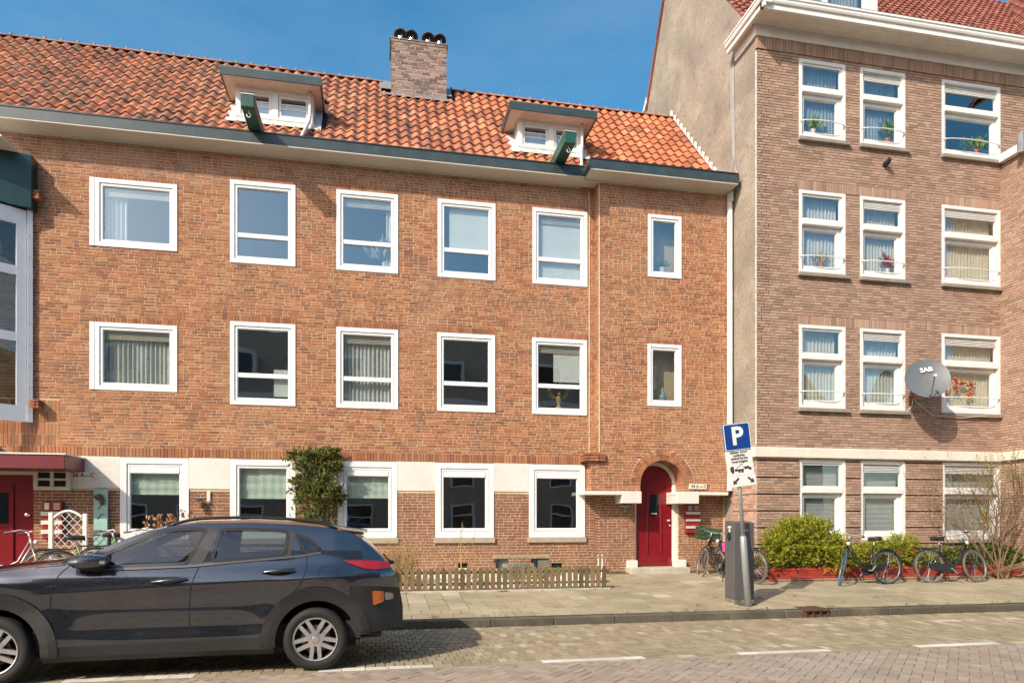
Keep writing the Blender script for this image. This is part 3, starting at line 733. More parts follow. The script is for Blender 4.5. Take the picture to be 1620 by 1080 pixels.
def tile_geo(tw, te, amp=0.034, over=0.07):
    """one S-shaped pantile: x across, y up the slope, z out of the roof"""
    m = MB(); n = 9; pr = []
    for i in range(n+1):
        u = i/n; z = amp*math.sin(2*math.pi*(u-0.12))+ (0.010 if u > .8 else 0)
        pr.append((u*(tw+.02), z))
    vs = []
    for (x, z) in pr: vs += [(x, 0, z+.044), (x, te+over, z+.002), (x, 0, z+.006)]
    fs = []
    for i in range(n): a = 3*i; b = a+3; fs += [(a, b, b+1, a+1), (a+2, b+2, b, a)]
    fs += [(0, 1, 2), (3*n, 3*n+2, 3*n+1)]
    m.add(vs, fs); return m
TG = tile_geo(TW, TE)
def clay(objrand):
    stops = [(0, (0.22, 0.085, 0.05)), (0.2, (0.34, 0.115, 0.058)), (0.5, (0.41, 0.14, 0.066)), (0.8, (0.47, 0.17, 0.078)), (1, (0.53, 0.23, 0.12))]
    def moss(nt, c):          # soot and moss are heavy on the old left end, light on the renewed right end
        s = nt.nodes.new('ShaderNodeSeparateXYZ'); g = nt.nodes.new('ShaderNodeNewGeometry'); nt.links.new(g.outputs['Position'], s.inputs[0])
        age = maprange(nt, s.outputs['X'], 4.6, -1.5, 0.1, 1.0)
        f = mul(nt, maprange(nt, noise(nt, 3.3, 6, 0.72), 0.46, 0.62, 0, 0.9), age)
        c = mixc(nt, f, c, (0.055, 0.05, 0.048))
        f = mul(nt, maprange(nt, noise(nt, 9.0, 4, 0.7), 0.5, 0.66, 0, 0.6), age)
        c = mixc(nt, f, c, (0.3, 0.25, 0.2))
        f = mul(nt, maprange(nt, noise(nt, 0.5, 3, 0.6), 0.4, 0.65, 0, 0.35), age)
        return mixc(nt, f, c, (0.33, 0.19, 0.12))
    return varied('clay_pantile_single' if objrand else 'clay_pantile', stops, rough=0.8, objrand=objrand, grain=0.35, gscale=25, bmp=0.3, extra=moss)
D1 = (-2.96, -1.37); D2 = (3.17, 4.73); DY = 15.3
CH = (0.34, 1.71)
def tile_ok(x, s):
    y = RY0+math.cos(SLOPE)*s
    for (a, b) in (D1, D2):
        if a-.22 < x < b+.02 and y > DY-.13 and y < 16.35: return False
    if CH[0]-.3 < x < CH[1]+.1 and y > 17.0: return False
    return True
def lay_tiles(parent, ok, x0, x1, nrow, P, basis, geo, msingle, mbulk, seed, tw=None, te=None, limit=300):
    tw = tw or TW; te = te or TE
    r = random.Random(seed); L = []
    for j in range(nrow):
        x = x0
        while x < x1-.05:
            if ok(x, j*te): L.append((x, j*te))
            x += tw
    sc = []
    for i, (x, s) in enumerate(L):
        a = apparent(P(x+.1, s, 0))
        vis = a and -5 < a[0] < 1600 and 3 < a[1] < 1070
        sc.append((1/a[2] if vis else 0, i))
    sc.sort(reverse=True); single = {i for v, i in sc[:limit] if v > 0}
    me = geo.build('roof_tile', msingle, mesh_only=True); bulk = MB()
    me.polygons.foreach_set('use_smooth', [True]*len(me.polygons)); me.set_sharp_from_angle(angle=rad(50))
    for i, (x, s) in enumerate(L):
        M = Matrix.Translation(P(x+r.uniform(-.004, .004), s+r.uniform(-.008, .008), r.uniform(0, .006))) @ basis @ Matrix.Rotation(r.uniform(-.008, .008), 4, 'Z')
        if i in single:
            o = link('roof_tile', me, parent); o.matrix_basis = M
        else: bulk.add([M @ Vector(p) for p in geo.v], geo.f, r.random())
    if bulk.v:
        o = bulk.build('roof_tiles', mbulk, parent); tag(o, kind='stuff'); smooth_by_angle(o, 50)
lay_tiles(roofH, tile_ok, XL, 8.0, 13, roofpt, Matrix.Rotation(SLOPE, 4, 'X'), TG, clay(True), clay(False), 8)
# ridge tiles with small grey clips
x = XL; i = 0; rme = None; cme = None
rm = MB(); n = 8
for t0, t1 in zip(np.linspace(-.15, math.pi+.15, n+1), np.linspace(-.15, math.pi+.15, n+1)[1:]):
    rm.quad((0, .09*math.cos(t0), .055*math.sin(t0)), (0, .09*math.cos(t1), .055*math.sin(t1)), (.36, .08*math.cos(t1), .048*math.sin(t1)), (.36, .08*math.cos(t0), .048*math.sin(t0)))
rme = rm.build('ridge_tile', clay(True), mesh_only=True); rme.polygons.foreach_set('use_smooth', [True]*len(rme.polygons))
cm = MB().bbox(-.025, .035, -.04, .03, .03, .105, .015); cme = cm.build('ridge_clip', lead, mesh_only=True)
while x < 7.9:
    if not (CH[0]-.3 < x < CH[1]+.1):
        o = link('ridge_tile', rme, roofH); o.location = (x, RY1, RZ1+.0)
        o = link('ridge_clip', cme, roofH); o.location = (x, RY1-.02, RZ1-.015)
    x += .352
# stepped white mortar flashing where the roof meets the neighbour's wall
m = MB()
for i in range(15):
    s = .15+i*.315; p = roofpt(8.07, s, .05); q = roofpt(8.07, s+.3, .05)
    m.add([(8.05, p[1], p[2]-.05), (8.05, q[1], q[2]-.05), (8.05, q[1]-.05, q[2]+.05), (8.05, p[1]+.06, p[2]+.19), (8.05, p[1], p[2]+.17)], [(0, 1, 2, 3, 4)])
m.build('wall_flashing', simple('white_flashing', (0.7, 0.68, 0.65), .7, var=.12, vscale=9), roofH)
# chimney
ch = MB(); CY0, CY1, CZ = 17.2, 18.0, 13.62
ch.box(CH[0], CH[1], CY0, CY1, 11.6, CZ); chim = ch.build('chimney', mortar_pale, H1)
cb = Bricks(9); cb.running('y', CY0, CH[0], CH[1], 12.2, CZ-.07, headers=0.0, ch=.066); cb.running('y', CY0-.012, CH[0]-.012, CH[1]+.012, CZ-.07, CZ, headers=0.0, deep=.05)
cb.running('-x', CH[0], CY0, CY1, 12.2, CZ-.07, headers=.2, ch=.066); cb.emit(chim, brick_grey, 300)
m = MB(); m.box(CH[0]-.04, CH[1]+.04, CY0-.03, CY1+.03, CZ+.004, CZ+.03); m.build('cap_slab', simple('cap', (.2, .18, .16), .9), chim)
m = MB(); m.box(CH[0]-.02, CH[1]+.02, CY0-.02, CY1, 12.0, 12.3)
m.add([(CH[0]-.28, 17.0, roofz(17.0)+.1), (CH[1]+.12, 17.0, roofz(17.0)+.1), (CH[1]+.12, 17.2, 12.27), (CH[0]-.28, 17.2, 12.27)], [(0, 1, 2, 3)])
for a, b in ((CH[0]-.3, CH[0]), (CH[1], CH[1]+.14)): m.add([(a, 17.2, 12.36), (b, 17.2, 12.36), (b, 17.75, 12.9), (a, 17.75, 12.9)], [(0, 1, 2, 3)])
m.build('lead_apron', lead, chim)
cowl_dark = simple('cowl_metal', (.11, .105, .1), .4, .6)
for x in (0.56, 0.83, 1.25, 1.54):
    c = (x, 17.27, CZ); m = MB(); m.lathe([(.0, .0), (.075, .0), (.075, .09), (.0, .09)], 14, c, 'z'); f = m.build('flue', steel, chim)
    m = MB(); q = Matrix.Translation((x, 17.24, CZ+.15)) @ Matrix.Rotation(rad(-26), 4, 'X')
    g = MB(); g.lathe([(.0, .09), (.1, .06), (.165, -.01), (.16, -.016), (.095, .045), (.0, .07)], 20, (0, 0, 0), 'z'); m.add([q @ Vector(p) for p in g.v], g.f)
    m.build('cowl', cowl_dark, chim, smooth=True)
    m = MB()
    for k in range(4): a = k*math.pi/2+.5; m.box(x+.07*math.cos(a)-.008, x+.07*math.cos(a)+.008, 17.27+.07*math.sin(a)-.008, 17.27+.07*math.sin(a)+.008, CZ+.07, CZ+.18)
    m.build('cowl_strut', steel, f)
# dormers
def dormer(x0, x1, rx0, rx1, flip):
    z0, z1 = 10.2, 10.84
    m = MB(); ring(m, x0, x1, z0, z1, .1, DY-.01, DY+.1, wb=.06); xm = (x0+x1)/2; m.box(xm-.07, xm+.07, DY-.012, DY+.1, z0+.06, z1-.1)
    d = m.build('dormer', white_wood, H1)
    for a, b in ((x0+.1, xm-.07), (xm+.07, x1-.1)):
        s = MB(); ring(s, a+.006, b-.006, z0+.066, z1-.106, .05, DY+.01, DY+.06)
        A, Bx, C_, D_ = a+.056, b-.056, z0+.116, z1-.156
        for fz in (.4, .68): s.box(A, Bx, DY+.02, DY+.05, C_+(D_-C_)*fz-.011, C_+(D_-C_)*fz+.011)
        v = A+(Bx-A)*(.72 if a < xm-.2 else .22); s.box(v-.011, v+.011, DY+.022, DY+.048, C_+(D_-C_)*.4, C_+(D_-C_)*.68)
        s.build('window_frame', white_wood, d); g = MB().quad((A-.01, DY+.036, C_-.01), (Bx+.01, DY+.036, C_-.01), (Bx+.01, DY+.036, D_+.01), (A-.01, DY+.036, D_+.01)); g.build('pane', glass, d)
        MB().box(A-.03, Bx+.03, DY+.1, DY+.104, C_-.03, C_+(D_-C_)*.8).build('net_blind', blind_white, d)
    m = MB()
    for x, e in ((x0, .03), (x1-.03, .03)): m.prism([(DY+.1, z0-.2), (DY+.1, z1), (16.3, z1+.0), (16.3, roofz(16.3)-.3)], 'x', x, x+e)
    split_by(m.build('cheek', simple('dormer_cheek', (.5, .5, .48), .6, var=.1), d), lambda c: c.x > (x0+x1)/2)
    m = MB(); m.box(rx0, rx1, 14.95, 16.2, z1, z1+.03); m.build('dormer_soffit', simple('peach_soffit', (.62, .47, .36), .7, var=.12, vscale=5), d)
    m = MB(); m.box(rx0-.02, rx1+.02, 14.93, 14.96, z1-.01, z1+.16); m.box(rx0-.02, rx0+.008, 14.961, 16.2, z1-.01, z1+.16); m.box(rx1-.008, rx1+.02, 14.961, 16.2, z1-.01, z1+.16)
    m.build('dormer_fascia', fascia, d)
    MB().box(rx0-.01, rx1+.01, 14.94, 16.2, z1+.162, z1+.18).build('dormer_roof', lead, d)
    m = MB(); m.add([(x0-.06, DY-.06, roofz(DY-.06)+.075), (x1+.06, DY-.06, roofz(DY-.06)+.075), (x1+.02, DY+.0, z0+.0), (x0-.02, DY+.0, z0+.0)], [(0, 1, 2, 3)])
    for xa, xb in ((x0-.2, x0), (x1, x1+.16)): m.add([(xa, DY-.1, roofz(DY-.1)+.09), (xb, DY-.1, roofz(DY-.1)+.09), (xb, 16.1, roofz(16.1)+.09), (xa, 16.1, roofz(16.1)+.09)], [(0, 1, 2, 3)])
    m.build('lead_flashing', simple('pale_lead', (.5, .5, .49), .6, var=.2, vscale=8), d)
    px = x1-.06; m = MB(); m.tube([(px, DY-.09, z1), (px, DY-.09, z0+.12), (px-.02, DY-.1, z0+.0), (px-.15, 14.75, 9.55), (px-.15, 14.62, 9.4)], .035, 10)
    m.build('rain_pipe', zinc, d, smooth=True)
    MB().box(x0+.02, x1-.02, 16.0, 16.04, z0, z1).build('dormer_back', room_wall, d)
dormer(*D1, -3.18, -1.19, 0); dormer(*D2, 2.92, 4.93, 1)
# hoisting beams over the gutter
for x in (-2.54, 3.80):
    m = MB(); m.bbox(x, x+.235, 13.6, 15.2, 9.44, 9.67, .006); b = m.build('hoist_beam', green_paint, H1)
    MB().box(x-.004, x+.239, 13.59, 15.2, 9.672, 9.685).build('beam_cap', zinc, b)
    m = MB(); m.box(x+.236, x+.242, 13.62, 15.0, 9.45, 9.66); m.build('beam_side', beam_wood, b)
    m = MB(); m.tube([(x+.12, 13.72, 9.44), (x+.12, 13.72, 9.38)], .012, 6)
    m.tube([(x+.12+.035*math.sin(t), 13.72, 9.345-.04*math.cos(t)*-1) for t in np.linspace(0, 5.2, 12)], .011, 6); m.build('hook', zinc, b)
# front door of number 54 in its round-headed porch
dx0, dx1, dy = 5.9, 6.79, 14.97
arcd = [((dx0+dx1)/2+.445*math.cos(t), 2.45+.445*math.sin(t)) for t in np.linspace(0, math.pi, 21)]
m = MB(); m.prism([(dx0, .56), (dx1, .56)]+[(p[0], p[1]) for p in arcd], 'y', dy, dy+.05); door = m.build('door', door_red, H1)
m = MB(); xc = (dx0+dx1)/2
m.bbox(xc-.19, xc-.15, dy-.03, dy, .85, 2.3, .008); m.bbox(xc+.15, xc+.19, dy-.03, dy, .85, 2.3, .008)
ring(m, xc-.15, xc+.15, 1.68, 2.25, .03, dy-.02, dy+.002); m.box(dx0+.01, dx1-.01, dy-.028, dy, .56, .66); m.build('panel_moulding', door_red, door)
MB().box(xc-.118, xc+.118, dy-.008, dy-.001, 1.71, 2.22).build('door_pane', simple('dark_pane', (.012, .016, .02), .08, var=0), door)
m = MB(); [m.box(xc-.07+i*.05, xc-.035+i*.05, dy-.012, dy-.008, 1.76, 1.79+.01*(i % 2)) for i in range(3)]; m.build('sticker', plate_cream, door)
m = MB(); m.lathe([(0, 0), (.035, 0), (.035, -.01), (.014, -.012), (.014, -.04), (.03, -.055), (.0, -.065)], 14, (dx1-.09, dy, 1.62)); m.lathe([(0, 0), (.022, 0), (.022, -.012), (0, -.014)], 12, (dx1-.05, dy, 1.5)); m.build('door_handle', chrome, door, smooth=True)
m = MB()
arcO = [(ACX+.55*math.cos(t), 2.45+.55*math.sin(t)) for t in np.linspace(0, math.pi, 21)]; arcI = [((dx0+dx1)/2+.452*math.cos(t), 2.45+.452*math.sin(t)) for t in np.linspace(0, math.pi, 21)]
for (a, b), (c, d) in zip(zip(arcI, arcI[1:]), zip(arcO, arcO[1:])): m.hexa([(*p[:1], y, p[1]) for y in (dy-.03, dy+.05) for p in (a, b, d, c)])
m.box(5.8, dx0-.004, dy-.03, dy+.05, .66, 2.45); m.box(dx1+.004, 6.905, dy-.03, dy+.05, .66, 2.45); m.build('door_frame', white_wood, H1)
m = MB(); m.bbox(5.62, 5.86, 14.74, 14.99, .42, .70, .008); m.bbox(6.8, 7.06, 14.74, 14.99, .42, .70, .008); split_by(m.build('door_plinth', plaster, H1), lambda c: c.x > 6.3)
m = MB(); m.bbox(5.6, 7.02, 14.45, 15.05, .3, .545, .012); m.build('door_step', concrete, H1)
m = MB(); m.bbox(4.47, 5.79, 14.4, 14.9, 2.185, 2.262, .006); m.bbox(6.65, 7.93, 14.4, 14.9, 2.195, 2.262, .006); split_by(m.build('stone_ledge', plaster, H1), lambda c: c.x > 6.3)
m = MB(); m.bbox(5.35, 5.81, 14.395, 14.99, 2.0, 2.268, .006); m.bbox(6.66, 7.2, 14.395, 14.99, 2.0, 2.268, .006); split_by(m.build('ledge_block', plaster, H1), lambda c: c.x > 6.3)
m = MB(); m.bbox(5.46, 5.69, 14.73, 14.85, 1.91, 1.97, .01); m.box(5.55, 5.6, 14.78, 14.85, 1.8, 1.92); m.build('porch_lamp', simple('lamp_grey', (.3, .27, .24), .5), H1)
m = MB(); m.bbox(7.0, 7.43, 14.46, 14.49, 2.335, 2.455, .004); npl = m.build('number_plate', plate_cream, H1)
textmesh('plate_lettering', '54 A', .095, letter_dark, npl, faceM(7.13, 14.458, 2.395), .002); textmesh('plate_lettering', 't/m', .055, letter_dark, npl, faceM(7.285, 14.458, 2.39)); textmesh('plate_lettering', 'C', .095, letter_dark, npl, faceM(7.375, 14.458, 2.395), .002)
m = MB(); m.bbox(7.05, 7.39, 14.74, 14.84, 1.33, 1.98, .006); mb_ = m.build('mailbox', mail_red, H1)
m = MB(); [m.box(7.04, 7.4, 14.72, 14.74, z, z+.06) for z in (1.43, 1.6, 1.76)]; split_by(m.build('mail_flap', zinc, mb_), lambda c: int(c.z/.165))
m = MB(); m.box(7.09, 7.19, 14.725, 14.74, 1.84, 1.96); [m.box(7.24, 7.36, 14.727, 14.74, 1.85+i*.04, 1.875+i*.04) for i in range(3)]; m.build('doorbell', steel, mb_)
m = MB(); m.box(7.93, 8.02, 14.38, 14.46, 2.3, 9.15); m.build('downpipe', simple('white_pipe', (.72, .72, .7), .4, var=.05), H1)
m = MB(); m.bbox(7.955, 8.025, 14.33, 14.379, 8.95, 9.17, .005); m.build('pipe_bracket', zinc, H1)
# entrance of number 56 at the left edge: canopy, door, fanlight, mailboxes
m = MB(); m.bbox(-9.4, -5.69, 13.95, YF-.01, 2.56, 2.82, .008); cn = m.build('canopy', canopy_red, H1)
MB().box(-9.42, -5.67, 13.93, YF-.012, 2.822, 2.85).build('canopy_edge', zinc, cn)
m = MB(); m.box(-7.6, -6.62, 14.93, 14.98, .4, 2.5); d2 = m.build('door', door_red, H1)
m = MB(); m.box(-7.05, -6.98, 14.9, 14.93, .6, 2.3); m.box(-7.5, -7.42, 14.9, 14.93, .6, 2.3); m.build('panel_moulding', door_red, d2)
MB().box(-7.4, -7.08, 14.92, 14.929, 1.55, 2.15).build('door_pane', simple('dark_pane', (.012, .016, .02), .08), d2)
m = MB(); m.lathe([(0, 0), (.035, 0), (.014, -.015), (.014, -.04), (.03, -.055), (.0, -.065)], 12, (-6.74, 14.93, 1.72)); m.build('door_handle', chrome, d2)
m = MB(); ring(m, -6.56, -5.92, 2.2, 2.62, .07, 14.74, 14.84); m.box(-6.27, -6.21, 14.745, 14.84, 2.27, 2.55); m.box(-6.49, -5.99, 14.747, 14.84, 2.39, 2.43); fl = m.build('fanlight', cream, H1)
MB().box(-6.5, -5.98, 14.79, 14.8, 2.26, 2.56).build('pane', simple('dark_pane', (.012, .016, .02), .08), fl)
MB().box(-7.7, -6.56, 14.78, 14.86, 2.5, 2.6).build('door_header', cream, H1)
m = MB(); m.bbox(-5.92, -5.49, 14.805, 14.83, 2.42, 2.575, .004); npl = m.build('number_plate', plate_cream, H1)
textmesh('plate_lettering', '56 A', .11, letter_dark, npl, faceM(-5.79, 14.803, 2.5), .002); textmesh('plate_lettering', 't/m', .06, letter_dark, npl, faceM(-5.635, 14.803, 2.49)); textmesh('plate_lettering', 'C', .11, letter_dark, npl, faceM(-5.545, 14.803, 2.5), .002)
m = MB(); m.bbox(-6.4, -6.06, 14.74, 14.84, 1.25, 1.98, .006); mb_ = m.build('mailbox', mail_red, H1)
m = MB(); [m.box(-6.42, -6.05, 14.72, 14.74, z, z+.08) for z in (1.35, 1.53, 1.7)]; m.box(-6.36, -6.28, 14.725, 14.74, 1.82, 1.95); [m.box(-6.2, -6.09, 14.725, 14.74, 1.83+i*.045, 1.853+i*.045) for i in range(3)]; m.build('mail_flap', plate_cream, mb_)
# projecting stair bay at the left edge: canted glazed side under a deep green fascia
A_, B_ = Vector((-6.6, 14.8, 0)), Vector((-7.9, 13.85, 0)); dv = (B_-A_).normalized(); nv = Vector((-dv.y, dv.x, 0))
if nv.y > 0: nv = -nv
def canted(mb, t0, t1, z0, z1, o0, o1):
    p, q = A_+dv*t0, A_+dv*t1
    mb.hexa([(*(p+nv*o0)[:2], z0), (*(q+nv*o0)[:2], z0), (*(q-nv*o1)[:2], z0), (*(p-nv*o1)[:2], z0), (*(p+nv*o0)[:2], z1), (*(q+nv*o0)[:2], z1), (*(q-nv*o1)[:2], z1), (*(p-nv*o1)[:2], z1)])
m = MB(); canted(m, 0, .09, 3.52, 7.62, .03, .1); canted(m, .1, .26, 3.8, 7.6, .015, .1); canted(m, .092, 1.6, 3.52, 3.82, .02, .1); canted(m, .26, 1.6, 7.3, 7.6, .014, .1)
for z in (5.05, 6.32): canted(m, .26, 1.6, z, z+.17, .012, .1)
canted(m, 1.0, 1.1, 3.82, 7.3, .01, .1); sb_ = m.build('stair_bay', grey_metal, H1)
m = MB(); canted(m, .255, 1.6, 3.8, 7.32, -.03, .04); m.build('pane', car_glass, sb_)
m = MB(); canted(m, 0, 1.62, 7.62, 7.64, .05, .3); m.hexa([(-9.5, 13.9, 7.62), (-6.53, 14.6, 7.62), (-6.53, 14.84, 7.62), (-9.5, 14.84, 7.62), (-9.5, 13.9, 8.62), (-6.53, 14.6, 8.62), (-6.53, 14.84, 8.62), (-9.5, 14.84, 8.62)]); m.build('bay_fascia', teal_paint, sb_)
m = MB(); m.box(-9.5, -6.75, 14.0, 14.84, 8.625, 8.66); m.build('bay_roof', simple('bay_roof_edge', (.6, .57, .5), .6), sb_)
m = MB()
for z in np.arange(3.75, 7.5, .42): canted(m, .045, .06, z, z+.015, .034, 0)
m.build('bolt', steel, sb_)
m = MB(); canted(m, .9, 1.6, 3.5, 7.6, -.9, .95); m.box(-9.5, -7.7, 13.9, 14.84, 3.5, 3.55); m.build('bay_inside', room_wall, sb_)

# ================================================================ APARTMENT BUILDING (right)
YR, CX, IX = 13.48, 8.09, 14.4
H2 = thing('apartment_building', (11, 15, 0.35), 'tall brown brick apartment building with pale stucco gable and cream cornice', 'building')
COLS = [(9.11, 10.27), (10.64, 11.81), (12.78, 14.39)]
ROWS = [(10.06, 11.8), (7.08, 8.91), (4.10, 5.94), (1.18, 2.965)]
RW = [(a, b, c, d) for c, d in ROWS for a, b in COLS]
w = MB(); sheet('y', YR, CX, IX, 0.25, 12.4, RW, w, reveal=0.16)
BY = 12.2                                                        # the projecting block at the right edge
sheet('y', YR, IX, 22, 10.1, 12.4, [], w); sheet('-x', IX, BY, YR, 0.25, 10.0, [], w); sheet('y', BY, IX, 22, 0.25, 10.0, [(15.4, 17.0, 4.1, 5.95), (15.4, 17.0, 7.08, 8.9)], w, reveal=.15)
w.build('wall', mortar_brown, H2)
gab = [(YR+.0, .2), (20.0, .2), (20.0, 13.9), (19.55, 14.2), (17.7, 17.66), (13.68, 12.47), (YR, 12.4)]
m = MB(); m.prism(gab, 'x', CX, CX+.3); m.build('gable_wall', stucco, H2)
m = MB(); m.box(CX+.31, 22, 19.8, 20, .2, 14); m.box(21.9, 22.1, BY, 19.9, .2, 14); m.box(CX+.31, 22, 16.2, 16.3, .4, 12.3); m.build('rear_wall', room_wall, H2)
for z in (0.35, 3.15, 6.1, 9.05, 12.2): MB().box(CX+.31, 21.9, YR+.17, 16.2, z, z+.16).build('storey_floor', room_floor, H2)
m = MB()
for x in (10.45, 12.3): m.box(x-.04, x+.04, YR+.2, 16.19, .52, 12.19)
m.build('room_partition', room_wall, H2)
bk = Bricks(17)
n2 = int(round((11.87-3.22)/.061)); c2 = (11.87-3.22)/n2
def snap2(z): return 3.22+c2*math.ceil((z-3.22)/c2-.02)
L2 = [(9.08, 11.84, d, snap2(d+.2)) for c, d in ROWS[1:3]]+[(12.75, IX, d, snap2(d+.2)) for c, d in ROWS[1:3]]
V2 = [(a, b, snap2(z), snap2(z+.2)) for a, b in ((11.93, 12.06), (12.33, 12.5)) for z in (8.93, 5.96)]
bk.running('y', YR, CX+.012, IX, 3.22, 11.87, RW+L2+V2, headers=.12, ch=.061, joint=.013)
for q in L2: bk.soldiers('y', YR, *q, w=.064, proud=.010)
for q in V2: bk.soldiers('y', YR, *q, w=.064)
bk.soldiers('y', YR-.025, CX-.02, 22, 11.87, 12.13, w=.064, deep=.06)
bk.running('y', YR, IX, 22, 10.2, 11.87, headers=.1, ch=.061)
bk.emit(H2, brick_brown, 300)
# ground storey: bands of brick with deep grooves
m = MB(); bk = Bricks(23); bands = []; z = 0.36
zs = [.36]+[1.09+.366*i for i in range(6)]
zs.append(3.0)
for z0, z1 in zip(zs, zs[1:]): bands.append((z0+.012, min(z1-.012, 2.985)))
for z0, z1 in bands:
    for (a, b) in ((CX-.024, 9.11), (10.27, 10.64), (11.81, 12.78)):
        m.box(a, b, YR-.03, YR-.002, z0, z1); bk.running('y', YR-.03, a, b, z0, z1, headers=.12, joint=.013, deep=.02)
bk.running('y', YR, 9.11, IX, .36, 1.1, headers=.1, joint=.009)
split_by(m.build('rustic_backing', mortar_brown, H2), lambda c: (c.x > 10)+(c.x > 11.5)); bk.emit(H2, brick_brown, 200)
m = MB(); bk = Bricks(29)
for z0, z1 in bands: m.box(CX-.03, CX-.002, YR-.034, 14.46, z0-.001, z1-.002); bk.running('-x', CX-.03, YR-.028, 14.46, z0, z1, headers=.15, deep=.02)
m.build('rustic_side', mortar_pale, H2); bk.emit(H2, brick_pink, 150)
bk = Bricks(31); bk.running('-x', IX, BY, YR-.005, .36, 9.95, headers=.12, ch=.061, joint=.013)
bk.running('y', BY, IX, 22, .36, 9.95, [(15.4, 17.0, 4.1, 5.95), (15.4, 17.0, 7.08, 8.9)], headers=.12, ch=.061, joint=.013); bk.emit(H2, brick_brown, 250)
# stone band, sills, cornice
m = MB(); m.bbox(CX-.11, IX-.01, YR-.1, YR, 2.98, 3.21, .02); m.bbox(CX-.11, CX-.001, YR+.001, YR+.5, 2.98, 3.21, .015); m.bbox(IX-.09, IX-.001, BY, YR-.101, 3.0, 3.21, .015); m.build('stone_band', cornice_cream, H2)
for (a, b, c, d) in RW[:9]: MB().bbox(a-.03, min(b+.08, IX-.002), YR-.085, YR+.05, c-.085, c-.002, .008).build('sill', dark_sill, H2)
for (a, b, c, d) in RW[9:]: MB().bbox(a-.03, min(b+.05, IX-.002), YR-.075, YR+.05, c-.085, c-.002, .008).build('sill', stone_sill, H2)
m = MB(); m.box(CX-.06, 22, YR-.055, YR-.004, 12.135, 12.37); m.box(CX-.06, CX-.004, YR-.003, 14.3, 12.135, 12.37); m.build('frieze_board', white_wood, H2)
m = MB()
for i in range(4): y0 = 12.92+i*.128; m.box(7.9, 22, y0+.002, y0+.126, 12.372, 12.392+.002*(i % 2))
m.box(7.9, CX-.001, YR+.0, 14.33, 12.373, 12.39); split_by(m.build('soffit_board', cornice_cream, H2), lambda c: -1 if c.y > 13.45 and c.x < 8.1 else int((c.y-12.92)/.128))
gp = [(12.9, 12.31), (12.9, 12.42), (12.865, 12.425), (12.85, 12.46), (12.85, 12.5), (12.83, 12.52), (12.83, 12.56), (13.1, 12.56), (13.1, 12.395), (12.96, 12.395), (12.96, 12.31)]
m = MB(); m.prism(gp, 'x', 7.86, 22); m.build('cornice_gutter', white_wood, H2)
gx = [(7.86+(p[0]-12.9), p[1]) for p in gp]
m = MB(); m.prism(gx, 'y', 12.83, 14.35); m.build('cornice_return', white_wood, H2)
m = MB(); m.box(7.8, 22, 12.835, 13.12, 12.562, 12.58); m.box(7.8, 7.99, 13.121, 14.36, 12.562, 12.58); m.box(7.99, 8.1, 13.121, 13.75, 12.45, 12.575); m.build('gutter_edge', simple('gutter_grey', (.2, .19, .17), .6), H2)
m = MB(); m.bbox(IX-.13, 22, BY-.16, BY+.02, 9.98, 10.17, .01); m.bbox(IX-.13, IX+.05, BY+.021, YR-.002, 9.98, 10.17, .01); m.build('block_coping', white_wood, H2)
MB().box(IX+.01, 22, BY+.03, YR, 9.98, 10.12).build('block_roof', lead, H2)
m = MB(); m.tube([(IX-.16, BY+.62, 9.9), (IX-.16, BY+.62, 10.35)], .07, 10); m.build('hopper', lead, H2)
# wooden windows with an upper light, a set-back lower sash and a bowed guard rail
rail_m = simple('white_rail', (.75, .73, .68), .45, var=.03)
def wood_window(a, b, c, d, Y, deco):
    m = MB(); ring(m, a, b, c, d, .075, Y-.01, Y+.09); zt = c+(d-c)*.615
    m.bbox(a+.076, b-.076, Y-.03, Y+.1, zt-.06, zt+.06, .012); fr = m.build('window', white_wood, H2)
    s = MB(); ring(s, a+.08, b-.08, zt+.065, d-.08, .04, Y+.02, Y+.08)
    ring(s, a+.08, b-.08, c+.08, zt-.065, .085, Y+.06, Y+.12, wb=.1); ring(s, a+.166, b-.166, c+.181, zt-.151, .02, Y+.085, Y+.125); s.build('sash', white_wood, fr)
    MB().quad((a+.11, Y+.05, zt+.1), (b-.11, Y+.05, zt+.1), (b-.11, Y+.05, d-.115), (a+.11, Y+.05, d-.115)).build('pane', glass, fr)
    MB().quad((a+.17, Y+.1, c+.19), (b-.17, Y+.1, c+.19), (b-.17, Y+.1, zt-.16), (a+.17, Y+.1, zt-.16)).build('pane', glass, fr)
    for q in deco:
        if q[0] == 'slat':
            x = MB(); n = 5
            for i in range(n): z = d-.1-i*.036; x.box(a+.1, b-.1, Y+.02, Y+.06, z-.016, z)
            x.build('slat_vent', white_wood, fr)
        elif q[0] == 'curtain': curtain(a+.1+(b-a-.2)*q[1], a+.1+(b-a-.2)*q[2], Y+.2, c+.1, d-.08, q[3], fr)
        elif q[0] == 'venetian':
            x = MB(); z = c+.12
            while z < d-.1: x.add([(a+.09, Y+.17, z), (b-.09, Y+.17, z), (b-.09, Y+.195, z+.026), (a+.09, Y+.195, z+.026)], [(0, 1, 2, 3)]); z += .029
            x.build('venetian_blind', blind_white, fr)
    if c > 2:
        zr = c+.36; k = 12; pts = [(a+.03+(b-a-.06)*t/k, Y-.02-.1*math.sin(math.pi*t/k)**.6, zr) for t in range(k+1)]
        MB().tube(pts, .012, 6).build('guard_rail', rail_m, fr, smooth=True)
    return fr
